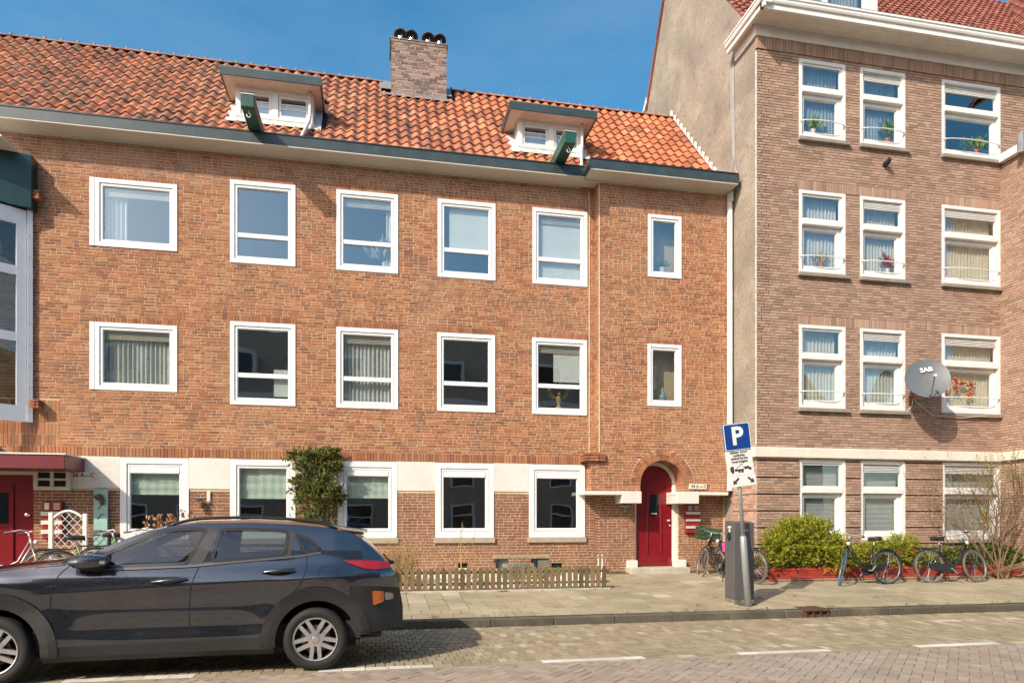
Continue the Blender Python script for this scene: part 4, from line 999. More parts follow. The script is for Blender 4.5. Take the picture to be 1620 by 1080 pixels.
for r, (c, d) in enumerate(ROWS):
    for i, (a, b) in enumerate(COLS):
        deco = [('slat',)] if i > 0 else []
        if r == 0: deco += [('curtain', 0, 1, curtain_lace)] if i < 2 else [('curtain', 0, .14, curtain_warm)]
        elif r == 1: deco += [('curtain', 0, 1, curtain_m)] if i == 0 else [('curtain', 0, 1, curtain_warm)]
        elif r == 2: deco += [('curtain', 0, 1, curtain_warm if i != 1 else curtain_m)]
        else: deco += [('venetian',)]
        wood_window(a, b, c, d, YR, deco)
for c, d in ((4.1, 5.95), (7.08, 8.9)): wood_window(15.4, 17.0, c, d, BY, [('curtain', 0, 1, curtain_m)])
# roof with plain red tiles, dormer, verge
R2Y, R2Z, R2S = 13.62, 12.42, math.atan(1.29)
def roof2(x, s, h=0.0): return (x, R2Y+math.cos(R2S)*s-math.sin(R2S)*h, R2Z+math.sin(R2S)*s+math.cos(R2S)*h)
m = MB(); m.quad(roof2(CX, -.3, -.05), roof2(26, -.3, -.05), roof2(26, 6.6, -.05), roof2(CX, 6.6, -.05)); m.quad((CX, 17.74, 17.6), (22, 17.74, 17.6), (22, 20.0, 13.5), (CX, 20.0, 13.5))
roof2o = m.build('roof', simple('roof_felt', (0.05, 0.035, 0.03), 0.9), H2)
def redclay(o): return varied('red_tile_single' if o else 'red_tile', [(0, (.17, .062, .045)), (.5, (.22, .08, .056)), (1, (.28, .11, .076))], rough=.75, objrand=o, grain=.3)
DX = (8.95, 11.4)
TG2 = tile_geo(.2, .25, amp=.02)
lay_tiles(roof2o, lambda x, s: not (DX[0]-.2 < x < DX[1] and s < 3.2), CX, 25, 26, roof2, Matrix.Rotation(R2S, 4, 'X'), TG2, redclay(True), redclay(False), 5, tw=.2, te=.25)
# crossing roof over the projecting block, its slope facing left
c_, s_2 = math.cos(R2S), math.sin(R2S)
def roof3(x, s, h=0.0): return (15.3+c_*s-s_2*h, 20-x, 12.5+s_2*s+c_*h)
m = MB(); m.quad(roof3(0, -.2, -.05), roof3(8.2, -.2, -.05), roof3(8.2, 7.2, -.05), roof3(0, 7.2, -.05)); cross = m.build('cross_roof', simple('roof_felt', (0.05, 0.035, 0.03), 0.9), H2)
lay_tiles(cross, lambda x, s: True, 0, 8.2, 28, roof3, Matrix(((0, c_, -s_2, 0), (-1, 0, 0, 0), (0, s_2, c_, 0), (0, 0, 0, 1))), TG2, redclay(True), redclay(False), 6, tw=.2, te=.25, limit=60)
m = MB(); ring(m, DX[0], DX[1], 12.7, 14.7, .09, 13.85, 13.95); m.box(DX[1]-.35, DX[1]-.09, 13.852, 13.95, 12.79, 14.6); m.box(DX[0]+1.05, DX[0]+1.15, 13.853, 13.94, 12.79, 14.6); m.box(DX[0], DX[1], 14.0, 15.2, 14.71, 14.8); m.box(DX[1]-.05, DX[1], 13.951, 15.2, 12.7, 14.7); m.box(DX[0], DX[0]+.05, 13.951, 15.2, 12.7, 14.7)
dm = m.build('dormer', white_wood, H2); MB().quad((DX[0]+.09, 13.9, 12.79), (DX[1]-.35, 13.9, 12.79), (DX[1]-.35, 13.9, 14.6), (DX[0]+.09, 13.9, 14.6)).build('pane', glass, dm); curtain(DX[0]+.1, DX[1]-.36, 14.05, 12.8, 14.6, curtain_lace, dm)
m = MB(); m.tube([(DX[0], 13.75, 13.0), (DX[1], 13.75, 13.0)], .012, 6); m.tube([(DX[0], 13.75, 12.85), (DX[1], 13.75, 12.85)], .012, 6); m.build('dormer_rail', rail_m, dm)
m = MB(); m.tube([(14.55, 14.5, 13.5+.12), (15.4, 13.9, 12.85)], .05, 6); m.build('hip_mortar', plaster, roof2o)
# red tiled verge of the rear slope, white end board
m = MB()
for i in range(9):
    t = i/9; y = 19.55+(17.7-19.55)*t; z = 14.2+(17.66-14.2)*t; y2 = y-.21; z2 = z+.39
    m.hexa([(CX-.06, y, z), (CX+.35, y, z), (CX+.35, y+.09, z+.05), (CX-.06, y+.09, z+.05), (CX-.06, y2, z2), (CX+.35, y2, z2), (CX+.35, y2+.07, z2+.04), (CX-.06, y2+.07, z2+.04)], RND.random())
m.build('verge_tile', redclay(False), roof2o)
m = MB(); m.hexa([(CX-.08, 19.5, 14.32), (CX+.1, 19.5, 14.32), (CX+.1, 20.3, 13.5), (CX-.08, 20.3, 13.5), (CX-.08, 19.5, 14.5), (CX+.1, 19.5, 14.5), (CX+.1, 20.3, 13.68), (CX-.08, 20.3, 13.68)]); m.build('verge_board', white_wood, roof2o)
m = MB()
for k, (dyy, e) in enumerate(((0, -.3), (.035, -.1), (.07, .02), (.1, .12))): m.tube([(CX-.02, 14.42+dyy, 12.3), (CX-.02, 14.4+dyy+.01*k, 11.2), (CX-.02, 14.36+dyy, 10.0), (CX-.02, 14.42+dyy+e*.3, 9.7), (CX-.03, 14.45+dyy+e*.9, 9.42)], .012, 5)
m.build('wall_cable', simple('cable_grey', (.34, .32, .3), .6), H2)
m = MB(); [m.box(CX-.012-RND.uniform(0, .006), CX+.004, YR-.004, YR+RND.uniform(.01, .03), z, z+.05) for z in np.arange(3.25, 11.8, .052)]; m.build('corner_mortar', plaster, H2)
m = MB(); m.tube([(11.27, 13.48, 9.66), (11.27, 13.36, 9.68), (11.27, 13.3, 9.72)], [.06, .06, .045], 10); m.build('flue_pipe', black_plastic, H2)

# ================================================================ HOUSES ACROSS THE STREET (seen only as reflections)
HO = thing('opposite_house', (0, -9, 0), 'brick houses across the street, mirrored in the window panes', 'house')
m = MB(); oh = [(x, x+1.4, z, z+1.7) for x in np.arange(-22, 24, 2.9) for z in (.9, 3.6, 6.3)]
sheet('y', -9, -25, 26, -.1, 8.4, oh, m); m.build('wall', simple('opposite_brick', (.42, .3, .22), .9, var=.2), HO)
m = MB(); [ring(m, a, b, c, d, .1, -9.05, -8.97) or m.box(a, b, -9.02, -8.98, c+1.05, c+1.13) for a, b, c, d in oh]; m.build('window_frames', pvc, HO)
MB().box(-25, 26, -9.2, -9.1, 0, 8.4).build('window_glazing', simple('dark_pane', (.012, .016, .02), .08), HO)
MB().box(-25, 26, -8.99, -8.5, 8.2, 8.55).build('gutter', white_wood, HO)
m = MB(); m.prism([(-8.6, 8.55), (-12.6, 13.0), (-16.6, 8.55)], 'x', -25, 26); m.build('roof', pattern_road('opposite_tiles', (.5, .32, .22)), HO)
m = MB(); [m.box(x, x+1.8, -11.2, -9.6, 9.3, 11.0) for x in np.arange(-20, 22, 5.8)]; m.build('dormers', white_wood, HO)
m = MB(); [m.box(x+.2, x+1.6, -9.61, -9.58, 9.6, 10.8) for x in np.arange(-20, 22, 5.8)]; m.build('dormer_panes', simple('dark_pane', (.012, .016, .02), .08), HO)

# ================================================================ CAR (front to the left; local x to the rear, y away from the street)
def car_paint():
    m, nt, b = newmat('dark_grey_metallic_paint')
    b.inputs['Metallic'].default_value = 0.92; b.inputs['Roughness'].default_value = 0.24; b.inputs['Coat IOR'].default_value = 1.9
    b.inputs['Coat Weight'].default_value = 1.0; b.inputs['Coat Roughness'].default_value = 0.04
    fl = noise(nt, 900, 2, 0.6); c = ramp(nt, fl, [(0.3, (0.038, 0.043, 0.053)), (0.75, (0.078, 0.088, 0.106))])
    dust = maprange(nt, noise(nt, 2.2, 5, 0.65), 0.45, 0.75, 0, 0.06)
    nt.links.new(mixc(nt, dust, c, (0.22, 0.18, 0.13)), b.inputs['Base Color']); return m
paint = car_paint()
clad_m = simple('grey_plastic_cladding', (0.022, 0.021, 0.02), 0.55, var=0.12, vscale=5, bmp=0.1, bscale=400)
lamp_red = simple('red_lamp', (0.3, 0.008, 0.008), 0.12, var=0.1, coat=1.0)
lamp_orange = simple('orange_lamp', (0.55, 0.12, 0.02), 0.12, var=0.1, coat=1.0)
lamp_clear = simple('clear_lamp', (0.35, 0.35, 0.35), 0.1, 0.4, var=0.1, coat=1.0)
alloy = simple('alloy_rim', (0.62, 0.61, 0.59), 0.25, 0.8, var=0.05)
seat_m = simple('dark_seat', (0.03, 0.03, 0.03), 0.9, var=0.1)
CAR = thing('parked_car', (-0.645, 7.45, 0.0), 'dark grey metallic crossover car parked at the kerb', 'car', rotz=rad(2.3), world=False)
HW = 0.925; YC = HW-0.03                                       # centre line in local y
def ip(x, t): return float(np.interp(x, [p[0] for p in t], [p[1] for p in t]))
def smoothtab(t, n=400, k=9):
    xs = np.linspace(t[0][0], t[-1][0], n); ys = np.interp(xs, [p[0] for p in t], [p[1] for p in t])
    ker = np.hanning(k+2)[1:-1]; ker /= ker.sum(); pad = np.pad(ys, k//2, mode='reflect', reflect_type='odd')
    return xs, np.convolve(pad, ker, 'valid')
def tabf(t, k=15):
    xs, ys = smoothtab(t, 500, k); return lambda x: float(np.interp(x, xs, ys))
inset = tabf([(.15, .07), (.3, .03), (.42, .018), (.55, .02), (.72, .034), (.84, .02), (.93, .004), (.98, .0), (1.04, .014), (1.1, .05), (1.14, .075), (1.3, .12), (1.46, .2), (1.56, .27), (1.7, .4)], 11)
plan = tabf([(-3.96, .34), (-3.88, .22), (-3.7, .11), (-3.4, .045), (-3.0, .01), (-2.5, .0), (-.3, .0), (.2, .01), (.5, .05), (.68, .11), (.8, .19), (.88, .28), (.93, .36)], 9)
ztop = tabf([(-3.96, .62), (-3.9, .8), (-3.75, .95), (-3.4, 1.03), (-3.0, 1.09), (-2.6, 1.14), (-2.4, 1.165), (-2.21, 1.23), (-1.91, 1.375), (-1.67, 1.475), (-1.47, 1.53), (-1.22, 1.56), (-.67, 1.57), (-.23, 1.55), (.08, 1.52), (.36, 1.46), (.5, 1.38), (.68, 1.21), (.82, 1.05), (.88, .98), (.915, .8), (.93, .62)], 9)
crown = tabf([(-3.96, .02), (-3.4, .06), (-2.5, .06), (-2.2, .05), (-1.5, .045), (0, .045), (.4, .05), (.8, .03), (.93, .01)], 9)
WHX = (0.0, -2.98); WR = 0.335
def bulge(x, z):
    b = 0
    for wx in WHX:
        r = math.hypot(x-wx, (z-.36)*.9); b += 0.03*math.exp(-((r-.52)/.13)**2)
    # rising door crease and the sharp shoulder behind it
    zc = .80+.10*(x+2.4) if x > -2.4 else .8
    b += 0.022*math.exp(-((z-(.93+.05*(x+1.2)))/.045)**2)*(1 if -2.3 < x < .1 else math.exp(-((x-max(-2.3, min(.1, x)))/.2)**2))
    b -= 0.024*math.exp(-((z-.52)/.1)**2)*(1/(1+math.exp(-(x+2.2)*9)))*(1/(1+math.exp((x+.55)*9)))
    return b
def halfw(x, z): return HW-inset(z)-plan(x)+bulge(x, z)
def ys(x, z, off=0.0): return YC-halfw(x, z)-off               # street side of the body
def zbot(x):
    return ip(x, [(-3.96, .3), (-3.6, .22), (-3.4, .24), (-2.6, .27), (-.4, .3), (.4, .36), (.7, .4), (.93, .46)])
WIN_F = [(-2.06, 1.235), (-2.02, 1.125), (-1.26, 1.15), (-1.1, 1.5), (-1.3, 1.505), (-1.5, 1.485), (-1.78, 1.37)]
WIN_R = [(-.97, 1.5), (-1.03, 1.17), (-.31, 1.215), (-.28, 1.475), (-.6, 1.5)]
WIN_Q = [(-.22, 1.455), (-.12, 1.245), (.02, 1.265), (.045, 1.285), (-.05, 1.38)]
def inside(p, poly):
    x, y = p; c = False; n = len(poly)
    for i in range(n):
        x1, y1 = poly[i]; x2, y2 = poly[i-1]
        if (y1 > y) != (y2 > y) and x < (x2-x1)*(y-y1)/(y2-y1)+x1: c = not c
    return c
NX = 246; xs_ = np.linspace(-3.96, .93, NX); NS, NT = 58, 16
grid = []
for x in xs_:
    zb, zt = zbot(x), ztop(x); row = []
    for j in range(NS+1):
        z = zb+(zt-zb)*j/NS; row.append((halfw(x, z), z))
    we, ze = row[-1]; cr = crown(x)
    for j in range(1, NT+1):
        t = j/NT; ww = we*(1-t); row.append((ww, ze+cr*(1-(1-t)**2.4)))
    grid.append(row)
body = MB(); scr = MB(); rear_g = MB(); n = NS+NT+1
vs = []
for x, row in zip(xs_, grid): vs += [(x, YC-w_, z) for w_, z in row]+[(x, YC+w_, z) for w_, z in row]
fb, fw, fr_ = [], [], []
for i in range(NX-1):
    for j in range(n-1):
        xm = (xs_[i]+xs_[i+1])/2; zm = (grid[i][j][1]+grid[i][j+1][1]+grid[i+1][j][1]+grid[i+1][j+1][1])/4; wm = grid[i][j][0]; we = grid[i][NS][0]
        tgt = fb
        if j < NS:
            if any(math.hypot(xm-wx-.01, zm-.33) < .44 for wx in WHX): continue
            if any(inside((xm, zm), P_) for P_ in (WIN_F, WIN_R, WIN_Q)): continue
        else:
            if wm < we-.055:
                if -2.3 < xm < -1.62 and wm < we-.055: tgt = fw
                elif .37 < xm < .78 and wm < we-.14: tgt = fr_
        for sgn in (0, 1):
            o = sgn*n; a, b, c, d = i*2*n+o+j, i*2*n+o+j+1, (i+1)*2*n+o+j+1, (i+1)*2*n+o+j
            tgt.append((a, b, c, d) if not sgn else (d, c, b, a))
for i, flip in ((0, False), (NX-1, True)):                     # closed ends
    A = [i*2*n+j for j in range(n)]; Bq = [i*2*n+n+j for j in range(n)]
    for j in range(n-1): fb.append((A[j], A[j+1], Bq[j+1], Bq[j]))
def sub(name, fs, mat):
    used = sorted({i for f in fs for i in f}); mp = {k: i for i, k in enumerate(used)}
    m = MB(); m.add([vs[i] for i in used], [tuple(mp[i] for i in f) for f in fs]); o = m.build(name, mat, CAR); return smooth_by_angle(o, 38)
sub('body', fb, paint); sub('windscreen', fw, car_glass); sub('rear_window', fr_, car_glass)
def ribbon(m, path, w, off, closed=False, sides=(0,), thick=0.006):
    """flat strip that follows the body side along (x, z) points"""
    k = len(path); L, Rr = [], []
    for i, (x, z) in enumerate(path):
        p0 = path[i-1] if (i or closed) else path[i]; p1 = path[(i+1) % k] if (i < k-1 or closed) else path[i]
        t = Vector((p1[0]-p0[0], p1[1]-p0[1])); t = t.normalized() if t.length else Vector((1, 0)); q = Vector((-t.y, t.x))*w/2
        L.append((x+q.x, z+q.y)); Rr.append((x-q.x, z-q.y))
    for s in sides:
        Y = (lambda x, z, o: ys(x, z, o)) if s == 0 else (lambda x, z, o: 2*YC-ys(x, z, o))
        for i in range(k if closed else k-1):
            j = (i+1) % k
            top = [(*p[:1], Y(p[0], p[1], off), p[1]) for p in (L[i], Rr[i], Rr[j], L[j])]; bot = [(p[0], Y(p[0], p[1], off-thick), p[1]) for p in (L[i], Rr[i], Rr[j], L[j])]
            m.hexa(bot+top)
def dense(poly, closed=True, step=.03, k=3):
    out = []; n_ = len(poly)
    for i in range(n_ if closed else n_-1):
        a, b = poly[i], poly[(i+1) % n_]; d = max(1, int(math.hypot(b[0]-a[0], b[1]-a[1])/step))
        out += [(a[0]+(b[0]-a[0])*t/d, a[1]+(b[1]-a[1])*t/d) for t in range(d)]
    if not closed: out.append(poly[-1])
    for _ in range(k):                                          # round the corners a little
        if closed: out = [((out[i-1][0]+2*out[i][0]+out[(i+1) % len(out)][0])/4, (out[i-1][1]+2*out[i][1]+out[(i+1) % len(out)][1])/4) for i in range(len(out))]
        else: out = [out[0]]+[((out[i-1][0]+2*out[i][0]+out[i+1][0])/4, (out[i-1][1]+2*out[i][1]+out[i+1][1])/4) for i in range(1, len(out)-1)]+[out[-1]]
    return out
trim_m = simple('black_window_trim', (.012, .012, .012), .4, var=0)
for P_ in (WIN_F, WIN_R, WIN_Q):
    D_ = dense(P_)
    for s in (0, 1):
        Y = (lambda x, z: ys(x, z, .0)) if s == 0 else (lambda x, z: 2*YC-ys(x, z, .0))
        m = MB(); cx_ = sum(p[0] for p in D_)/len(D_); cz_ = sum(p[1] for p in D_)/len(D_)
        m.add([(x, Y(x, z), z) for x, z in D_]+[(cx_, Y(cx_, cz_), cz_)], [(i, (i+1) % len(D_), len(D_)) for i in range(len(D_))]); m.build('side_window', car_glass, CAR, smooth=True)
    m = MB(); ribbon(m, D_, .036, .007, True, (0, 1), thick=.012); split_by(m.build('window_trim', trim_m, CAR), lambda c: c.y > YC)
m = MB(); ribbon(m, dense([(-1.19, 1.14), (-1.03, 1.5)], False), .13, .006, False, (0, 1), .012); ribbon(m, dense([(-.3, 1.2), (-.26, 1.47)], False), .09, .006, False, (0, 1), .012); split_by(m.build('pillar_cover', simple('pillar_black', (.03, .029, .028), .45), CAR), lambda c: (c.y > YC, c.x > -.7))
m = MB(); ribbon(m, dense([(-2.12, 1.1), (-1.25, 1.125), (-.15, 1.215), (.05, 1.25)], False), .02, .012, False, (0, 1), .012); split_by(m.build('belt_moulding', simple('belt_grey', (.12, .12, .12), .35, .5, var=0), CAR), lambda c: c.y > YC)
# cladding round the arches, along the sill and across the bumpers
def arch_band(wx, a0, a1, r0, r1f):
    m = MB(); N = 44
    for s in (0, 1):
        Y = (lambda x, z, o: ys(x, z, o)) if s == 0 else (lambda x, z, o: 2*YC-ys(x, z, o))
        for i in range(N):
            for (ra, rb) in ((0, .5), (.5, 1.0)):
                q = []
                for t, rr_ in ((i, ra), (i+1, ra), (i+1, rb), (i, rb)):
                    a = a0+(a1-a0)*t/N; R1 = r1f(a); r = r0+(R1-r0)*rr_; q.append((wx+.01+r*math.cos(a), .33+r*math.sin(a)))
                o = .016; m.hexa([(x, Y(x, z, -.02), z) for x, z in q]+[(x, Y(x, z, o), z) for x, z in q])
    return split_by(smooth_by_angle(m.build('arch_cladding', clad_m, CAR), 40), lambda c: c.y > YC)
arch_band(WHX[0], rad(8), rad(188), .415, lambda a: .56 if a > rad(60) else .56+.0*a)
arch_band(WHX[1], rad(-8), rad(188), .415, lambda a: .565)
m = MB()
for x0, x1 in ((-2.56, -.42),):
    pts = [(x0+(x1-x0)*i/40) for i in range(41)]
    for a, b in zip(pts, pts[1:]):
        for s in (0, 1):
            Y = (lambda x, z, o: ys(x, z, o)) if s == 0 else (lambda x, z, o: 2*YC-ys(x, z, o))
            zt_ = lambda x: ip(x, [(-2.56, .35), (-2.3, .355), (-1.2, .37), (-.7, .38), (-.42, .4)])
            m.hexa([(x, Y(x, z, -.03), z) for x, z in ((a, .2), (b, .2), (b, zt_(b)), (a, zt_(a)))]+[(x, Y(x, z, .012), z) for x, z in ((a, .26), (b, .26), (b, zt_(b)), (a, zt_(a)))])
split_by(m.build('sill_cladding', clad_m, CAR), lambda c: c.y > YC)
def wrap_band(x0, x1, zlo, zhi, off, mat, name):
    """band round a bumper: follows the side and the closed end"""
    m = MB(); K = 26; pr = []
    for i in range(K+1):
        x = x0+(x1-x0)*(i/K); pr.append(x)
    for a, b in zip(pr, pr[1:]):
        for s in (0, 1):
            for h0, h1 in zip(np.linspace(0, 1, 7), np.linspace(0, 1, 7)[1:]):
                q = []
                for x, h_ in ((a, h0), (b, h0), (b, h1), (a, h1)):
                    z = zlo(x)+(zhi(x)-zlo(x))*h_; z = min(z, ztop(x)-.002)
                    w_ = halfw(x, z)+off; q.append((x+(off if abs(x-x1) < .02 else 0)*(1 if x1 > x0 else -1), YC-w_ if s == 0 else YC+w_, z))
                m.add(q, [(0, 1, 2, 3)])
    x = x1+off*(1 if x1 > x0 else -1); zz = np.linspace(zlo(x1), min(zhi(x1), ztop(x1)-.002), 7)
    for z0_, z1_ in zip(zz, zz[1:]):
        for k in range(10):
            f0, f1 = -1+2*k/10, -1+2*(k+1)/10
            m.add([(x, YC+(halfw(x1, z0_)+off)*f0, z0_), (x, YC+(halfw(x1, z0_)+off)*f1, z0_), (x, YC+(halfw(x1, z1_)+off)*f1, z1_), (x, YC+(halfw(x1, z1_)+off)*f0, z1_)], [(0, 1, 2, 3)])
    return smooth_by_angle(m.build(name, mat, CAR), 40)
wrap_band(.36, .93, lambda x: ip(x, [(.36, .52), (.46, .38), (.93, .4)]), lambda x: ip(x, [(.36, .885), (.6, .875), (.93, .84)]), .01, clad_m, 'rear_bumper')
wrap_band(-3.36, -3.96, lambda x: ip(x, [(-3.96, .3), (-3.46, .26), (-3.36, .5)]), lambda x: ip(x, [(-3.96, .55), (-3.6, .8), (-3.36, .9)]), .018, clad_m, 'front_bumper')
# shut lines, fuel flap, handles
gap = simple('shut_line', (.004, .004, .004), .9, var=0); m = MB()
for pth in ([(-2.3, 1.17), (-2.4, 1.08), (-2.46, .92), (-2.475, .74), (-2.455, .45), (-2.45, .3)], [(-1.14, 1.13), (-1.19, 1.0), (-1.23, .8), (-1.235, .4), (-1.23, .3)], [(-.1, 1.22), (-.075, 1.12), (-.14, .93), (-.3, .74), (-.42, .6)]): ribbon(m, dense(pth, False, k=6), .009, .0022, False, (0, 1), .004)
ribbon(m, dense([(.02, 1.11), (.25, 1.11), (.25, .95), (.02, .95)], True, k=12), .006, .0022, True, (0,), .004)
ribbon(m, dense([(-2.62, 1.13), (-2.5, 1.14), (-2.36, 1.15)], False), .007, .002, False, (0, 1), .004); m.build('shut_line', gap, CAR)
for hx0, hx1, hz in ((-1.57, -1.24, .975), (-.53, -.2, 1.055)):
    hd = MB(); k = 14
    pts = [(hx0+(hx1-hx0)*i/k, ys(hx0+(hx1-hx0)*i/k, hz, .012+.022*math.sin(math.pi*i/k)), hz+.03*i/k) for i in range(k+1)]
    hd.tube(pts, [.010+.010*math.sin(math.pi*i/k) for i in range(k+1)], 10); hd.build('door_handle', paint, CAR, smooth=True)
    cu = MB(); cx_ = (hx0+hx1)/2; cu.ball((cx_-.01, ys(cx_, hz-.01, -.004), hz-.008), (.075, .008, .03), 14, 8); cu.build('handle_recess', simple('handle_dark', (.05, .055, .06), .3, .5, var=0), CAR, smooth=True)
# mirrors
for s in (0, 1):
    fy = (lambda y: y) if s == 0 else (lambda y: 2*YC-y)
    m = MB(); k = 12; N = 16; rings = []
    for i in range(k+1):
        t = i/k; x = -2.29+.36*t; a_ = math.sin(math.pi*min(1, (t*.93+.07)))**.42
        rings.append([(x, fy(ys(-2.05, 1.12, .09)+.095*a_*math.cos(q)), 1.18+.012*t+(.072*a_)*math.sin(q)) for q in np.linspace(0, 2*math.pi, N, endpoint=False)])
    for A, Bq in zip(rings, rings[1:]):
        for j in range(N): m.add([A[j], A[(j+1) % N], Bq[(j+1) % N], Bq[j]], [(0, 1, 2, 3)])
    m.add(rings[0], [tuple(range(N))]); m.add(rings[-1], [tuple(range(N))]); o = m.build('wing_mirror', paint, CAR); smooth_by_angle(o, 50)
    m = MB(); m.hexa([(x, fy(y), z) for z in (1.1, 1.15) for x, y in ((-2.2, ys(-2.1, 1.1, -.03)), (-2.0, ys(-2.0, 1.1, -.03)), (-2.06, ys(-2.0, 1.1, .1)), (-2.16, ys(-2.1, 1.1, .1)))]); m.build('mirror_foot', black_plastic, o)
    m = MB(); m.box(-2.0, -1.955, min(fy(ys(-2.05, 1.12, .13)), fy(ys(-2.05, 1.12, .19))), max(fy(ys(-2.05, 1.12, .13)), fy(ys(-2.05, 1.12, .19))), 1.17, 1.2); m.build('indicator', lamp_clear, o)
# roof rails, spoiler, aerial, wiper
for s in (-1, 1):
    m = MB(); xx = np.linspace(-1.5, .22, 24)
    m.tube([(x, YC+s*(halfw(x, ztop(x))-.05), ztop(x)+.045+.012*math.sin(math.pi*(x+1.5)/1.72)-.04*(abs((x+.64)/.86)**6)) for x in xx], .016, 8); m.build('roof_rail', trim_m, CAR, smooth=True)
m = MB(); N = 20
for j in range(N):
    f0, f1 = -1+2*j/N, -1+2*(j+1)/N
    def sp(f, x, dz): w_ = .66; return (x-.06*f*f, YC+w_*f, 1.535-.03*f*f+dz)
    q = [sp(f0, .2, .0), sp(f1, .2, .0), sp(f1, .56, -.045), sp(f0, .56, -.045), sp(f0, .2, -.03), sp(f1, .2, -.03), sp(f1, .56, -.07), sp(f0, .56, -.07)]
    m.hexa([q[4], q[5], q[6], q[7], q[0], q[1], q[2], q[3]])
o = m.build('roof_spoiler', paint, CAR); smooth_by_angle(o, 50)
m = MB(); m.tube([(.05, YC, 1.6), (.17, YC, 1.72)], [.008, .004], 6); m.ball((.04, YC, 1.595), (.05, .02, .015), 8, 6); m.build('aerial', black_plastic, CAR)
m = MB(); m.tube([(.83, YC, 1.09), (.74, YC-.2, 1.2)], .01, 6); m.ball((.84, YC, 1.09), (.04, .04, .025), 8, 6); m.build('rear_wiper', black_plastic, CAR)
# lamps
def lamp(poly, mat, name, off=.012, cy=None):
    for s in (0, 1):
        Y = (lambda x, z: ys(x, z, off)) if s == 0 else (lambda x, z: 2*YC-ys(x, z, off))
        D_ = dense(poly, True, .02, 1); m = MB(); n_ = len(D_); cx_ = sum(p[0] for p in D_)/n_; cz_ = sum(p[1] for p in D_)/n_
        RG = [[(cx_+(x-cx_)*k, cz_+(z-cz_)*k) for x, z in D_] for k in (1, .8, .6, .4, .2)]; m.add([(x, Y(x, z), z) for G_ in RG for x, z in G_]+[(cx_, Y(cx_, cz_), cz_)], [(g*n_+i, g*n_+(i+1) % n_, (g+1)*n_+(i+1) % n_, (g+1)*n_+i) for g in range(4) for i in range(n_)]+[(4*n_+i, 4*n_+(i+1) % n_, 5*n_) for i in range(n_)])
        m.add([(x, Y(x, z), z) for x, z in D_]+[(x, Y(x, z)+(.04 if s == 0 else -.04), z) for x, z in D_], [(i, (i+1) % n_, n_+(i+1) % n_, n_+i) for i in range(n_)]); m.build(name, mat, CAR)
lamp([(.27, 1.16), (.5, 1.163), (.74, 1.145), (.8, 1.12), (.78, 1.07), (.6, 1.06), (.5, 1.075)], lamp_red, 'tail_light')
lamp([(.59, .83), (.72, .82), (.72, .71), (.6, .67)], lamp_orange, 'rear_indicator', .032)
lamp([(.725, .81), (.82, .79), (.83, .73), (.73, .715)], lamp_clear, 'reversing_light', .032)
lamp([(-3.82, .88), (-3.55, .98), (-3.4, 1.0), (-3.5, .93), (-3.8, .84)], lamp_clear, 'headlight')
m = MB(); m.box(.925, .945, YC-.26, YC+.26, .86, .97); pl_ = m.build('number_plate', simple('plate_yellow', (.7, .5, .05), .4, var=0), CAR)
# wheels
def wheel(x, far):
    y0 = 0.0 if not far else 2*YC; sg = 1 if not far else -1
    c = (x, 0, WR); P_ = lambda r, h: (r, h)
    m = MB(); m.lathe([(.215, .02), (.235, .0), (.265, -.012), (.3, -.008), (.322, .01), (.334, .035), (.336, .1), (.334, .165), (.32, .195), (.26, .21), (.2, .2), (.2, .02)], 56, c); 
    vs_ = [(p[0], y0+sg*p[1], p[2]) for p in m.v]; t = MB(); t.add(vs_, m.f); wo = t.build('wheel', rubber, CAR); smooth_by_angle(wo, 50)
    m = MB(); m.lathe([(.209, .022), (.2, .06), (.2, .17), (.0, .172)], 48, c); t = MB(); t.add([(p[0], y0+sg*p[1], p[2]) for p in m.v], m.f); t.build('rim_barrel', simple('barrel_dark', (.035, .034, .033), .5, .3), wo, smooth=True)
    m = MB(); m.lathe([(.232, .0), (.226, -.008), (.216, -.004), (.21, .02)], 48, c)
    for k in range(5):
        a = rad(90-36+72*k)+.0
        for d in (-.031, .031):
            ca, sa = math.cos(a), math.sin(a); nx, nz = -sa, ca
            pts = []
            for r, wd, h in ((.04, .022, -.004), (.12, .021, .002), (.213, .019, -.002)):
                dd = d*(.85+.6*r/.21)
                bx, bz = x+ca*r+nx*dd, WR+sa*r+nz*dd
                pts.append([(bx+nx*wd, h, bz+nz*wd), (bx-nx*wd, h, bz-nz*wd), (bx-nx*wd*1.15, h+.035, bz-nz*wd*1.15), (bx+nx*wd*1.15, h+.035, bz+nz*wd*1.15)])
            for A, Bq in zip(pts, pts[1:]): m.add(A+Bq, [(0, 1, 5, 4), (1, 2, 6, 5), (2, 3, 7, 6), (3, 0, 4, 7)])
    m.lathe([(.0, -.012), (.03, -.012), (.036, -.004), (.075, .004), (.078, .04)], 24, c)
    t = MB(); t.add([(p[0], y0+sg*p[1], p[2]) for p in m.v], m.f); ro = t.build('rim', alloy, wo); smooth_by_angle(ro, 40)
    m = MB(); m.lathe([(.0, .05), (.15, .05), (.15, .065), (0, .066)], 28, c); t = MB(); t.add([(p[0], y0+sg*p[1], p[2]) for p in m.v], m.f); t.build('brake_disc', simple('brake', (.1, .095, .09), .5, .6), wo)
    m = MB()
    for k in range(5): a = rad(90-36+72*k+36); m.lathe([(0, -.002), (.011, -.002), (.011, .01)], 8, (x+.055*math.cos(a), 0, WR+.055*math.sin(a)))
    t = MB(); t.add([(p[0], y0+sg*p[1], p[2]) for p in m.v], m.f); t.build('wheel_bolt', simple('bolt_dark', (.03, .03, .03), .5), wo)
for x in WHX: wheel(x, False); wheel(x, True)
m = MB()
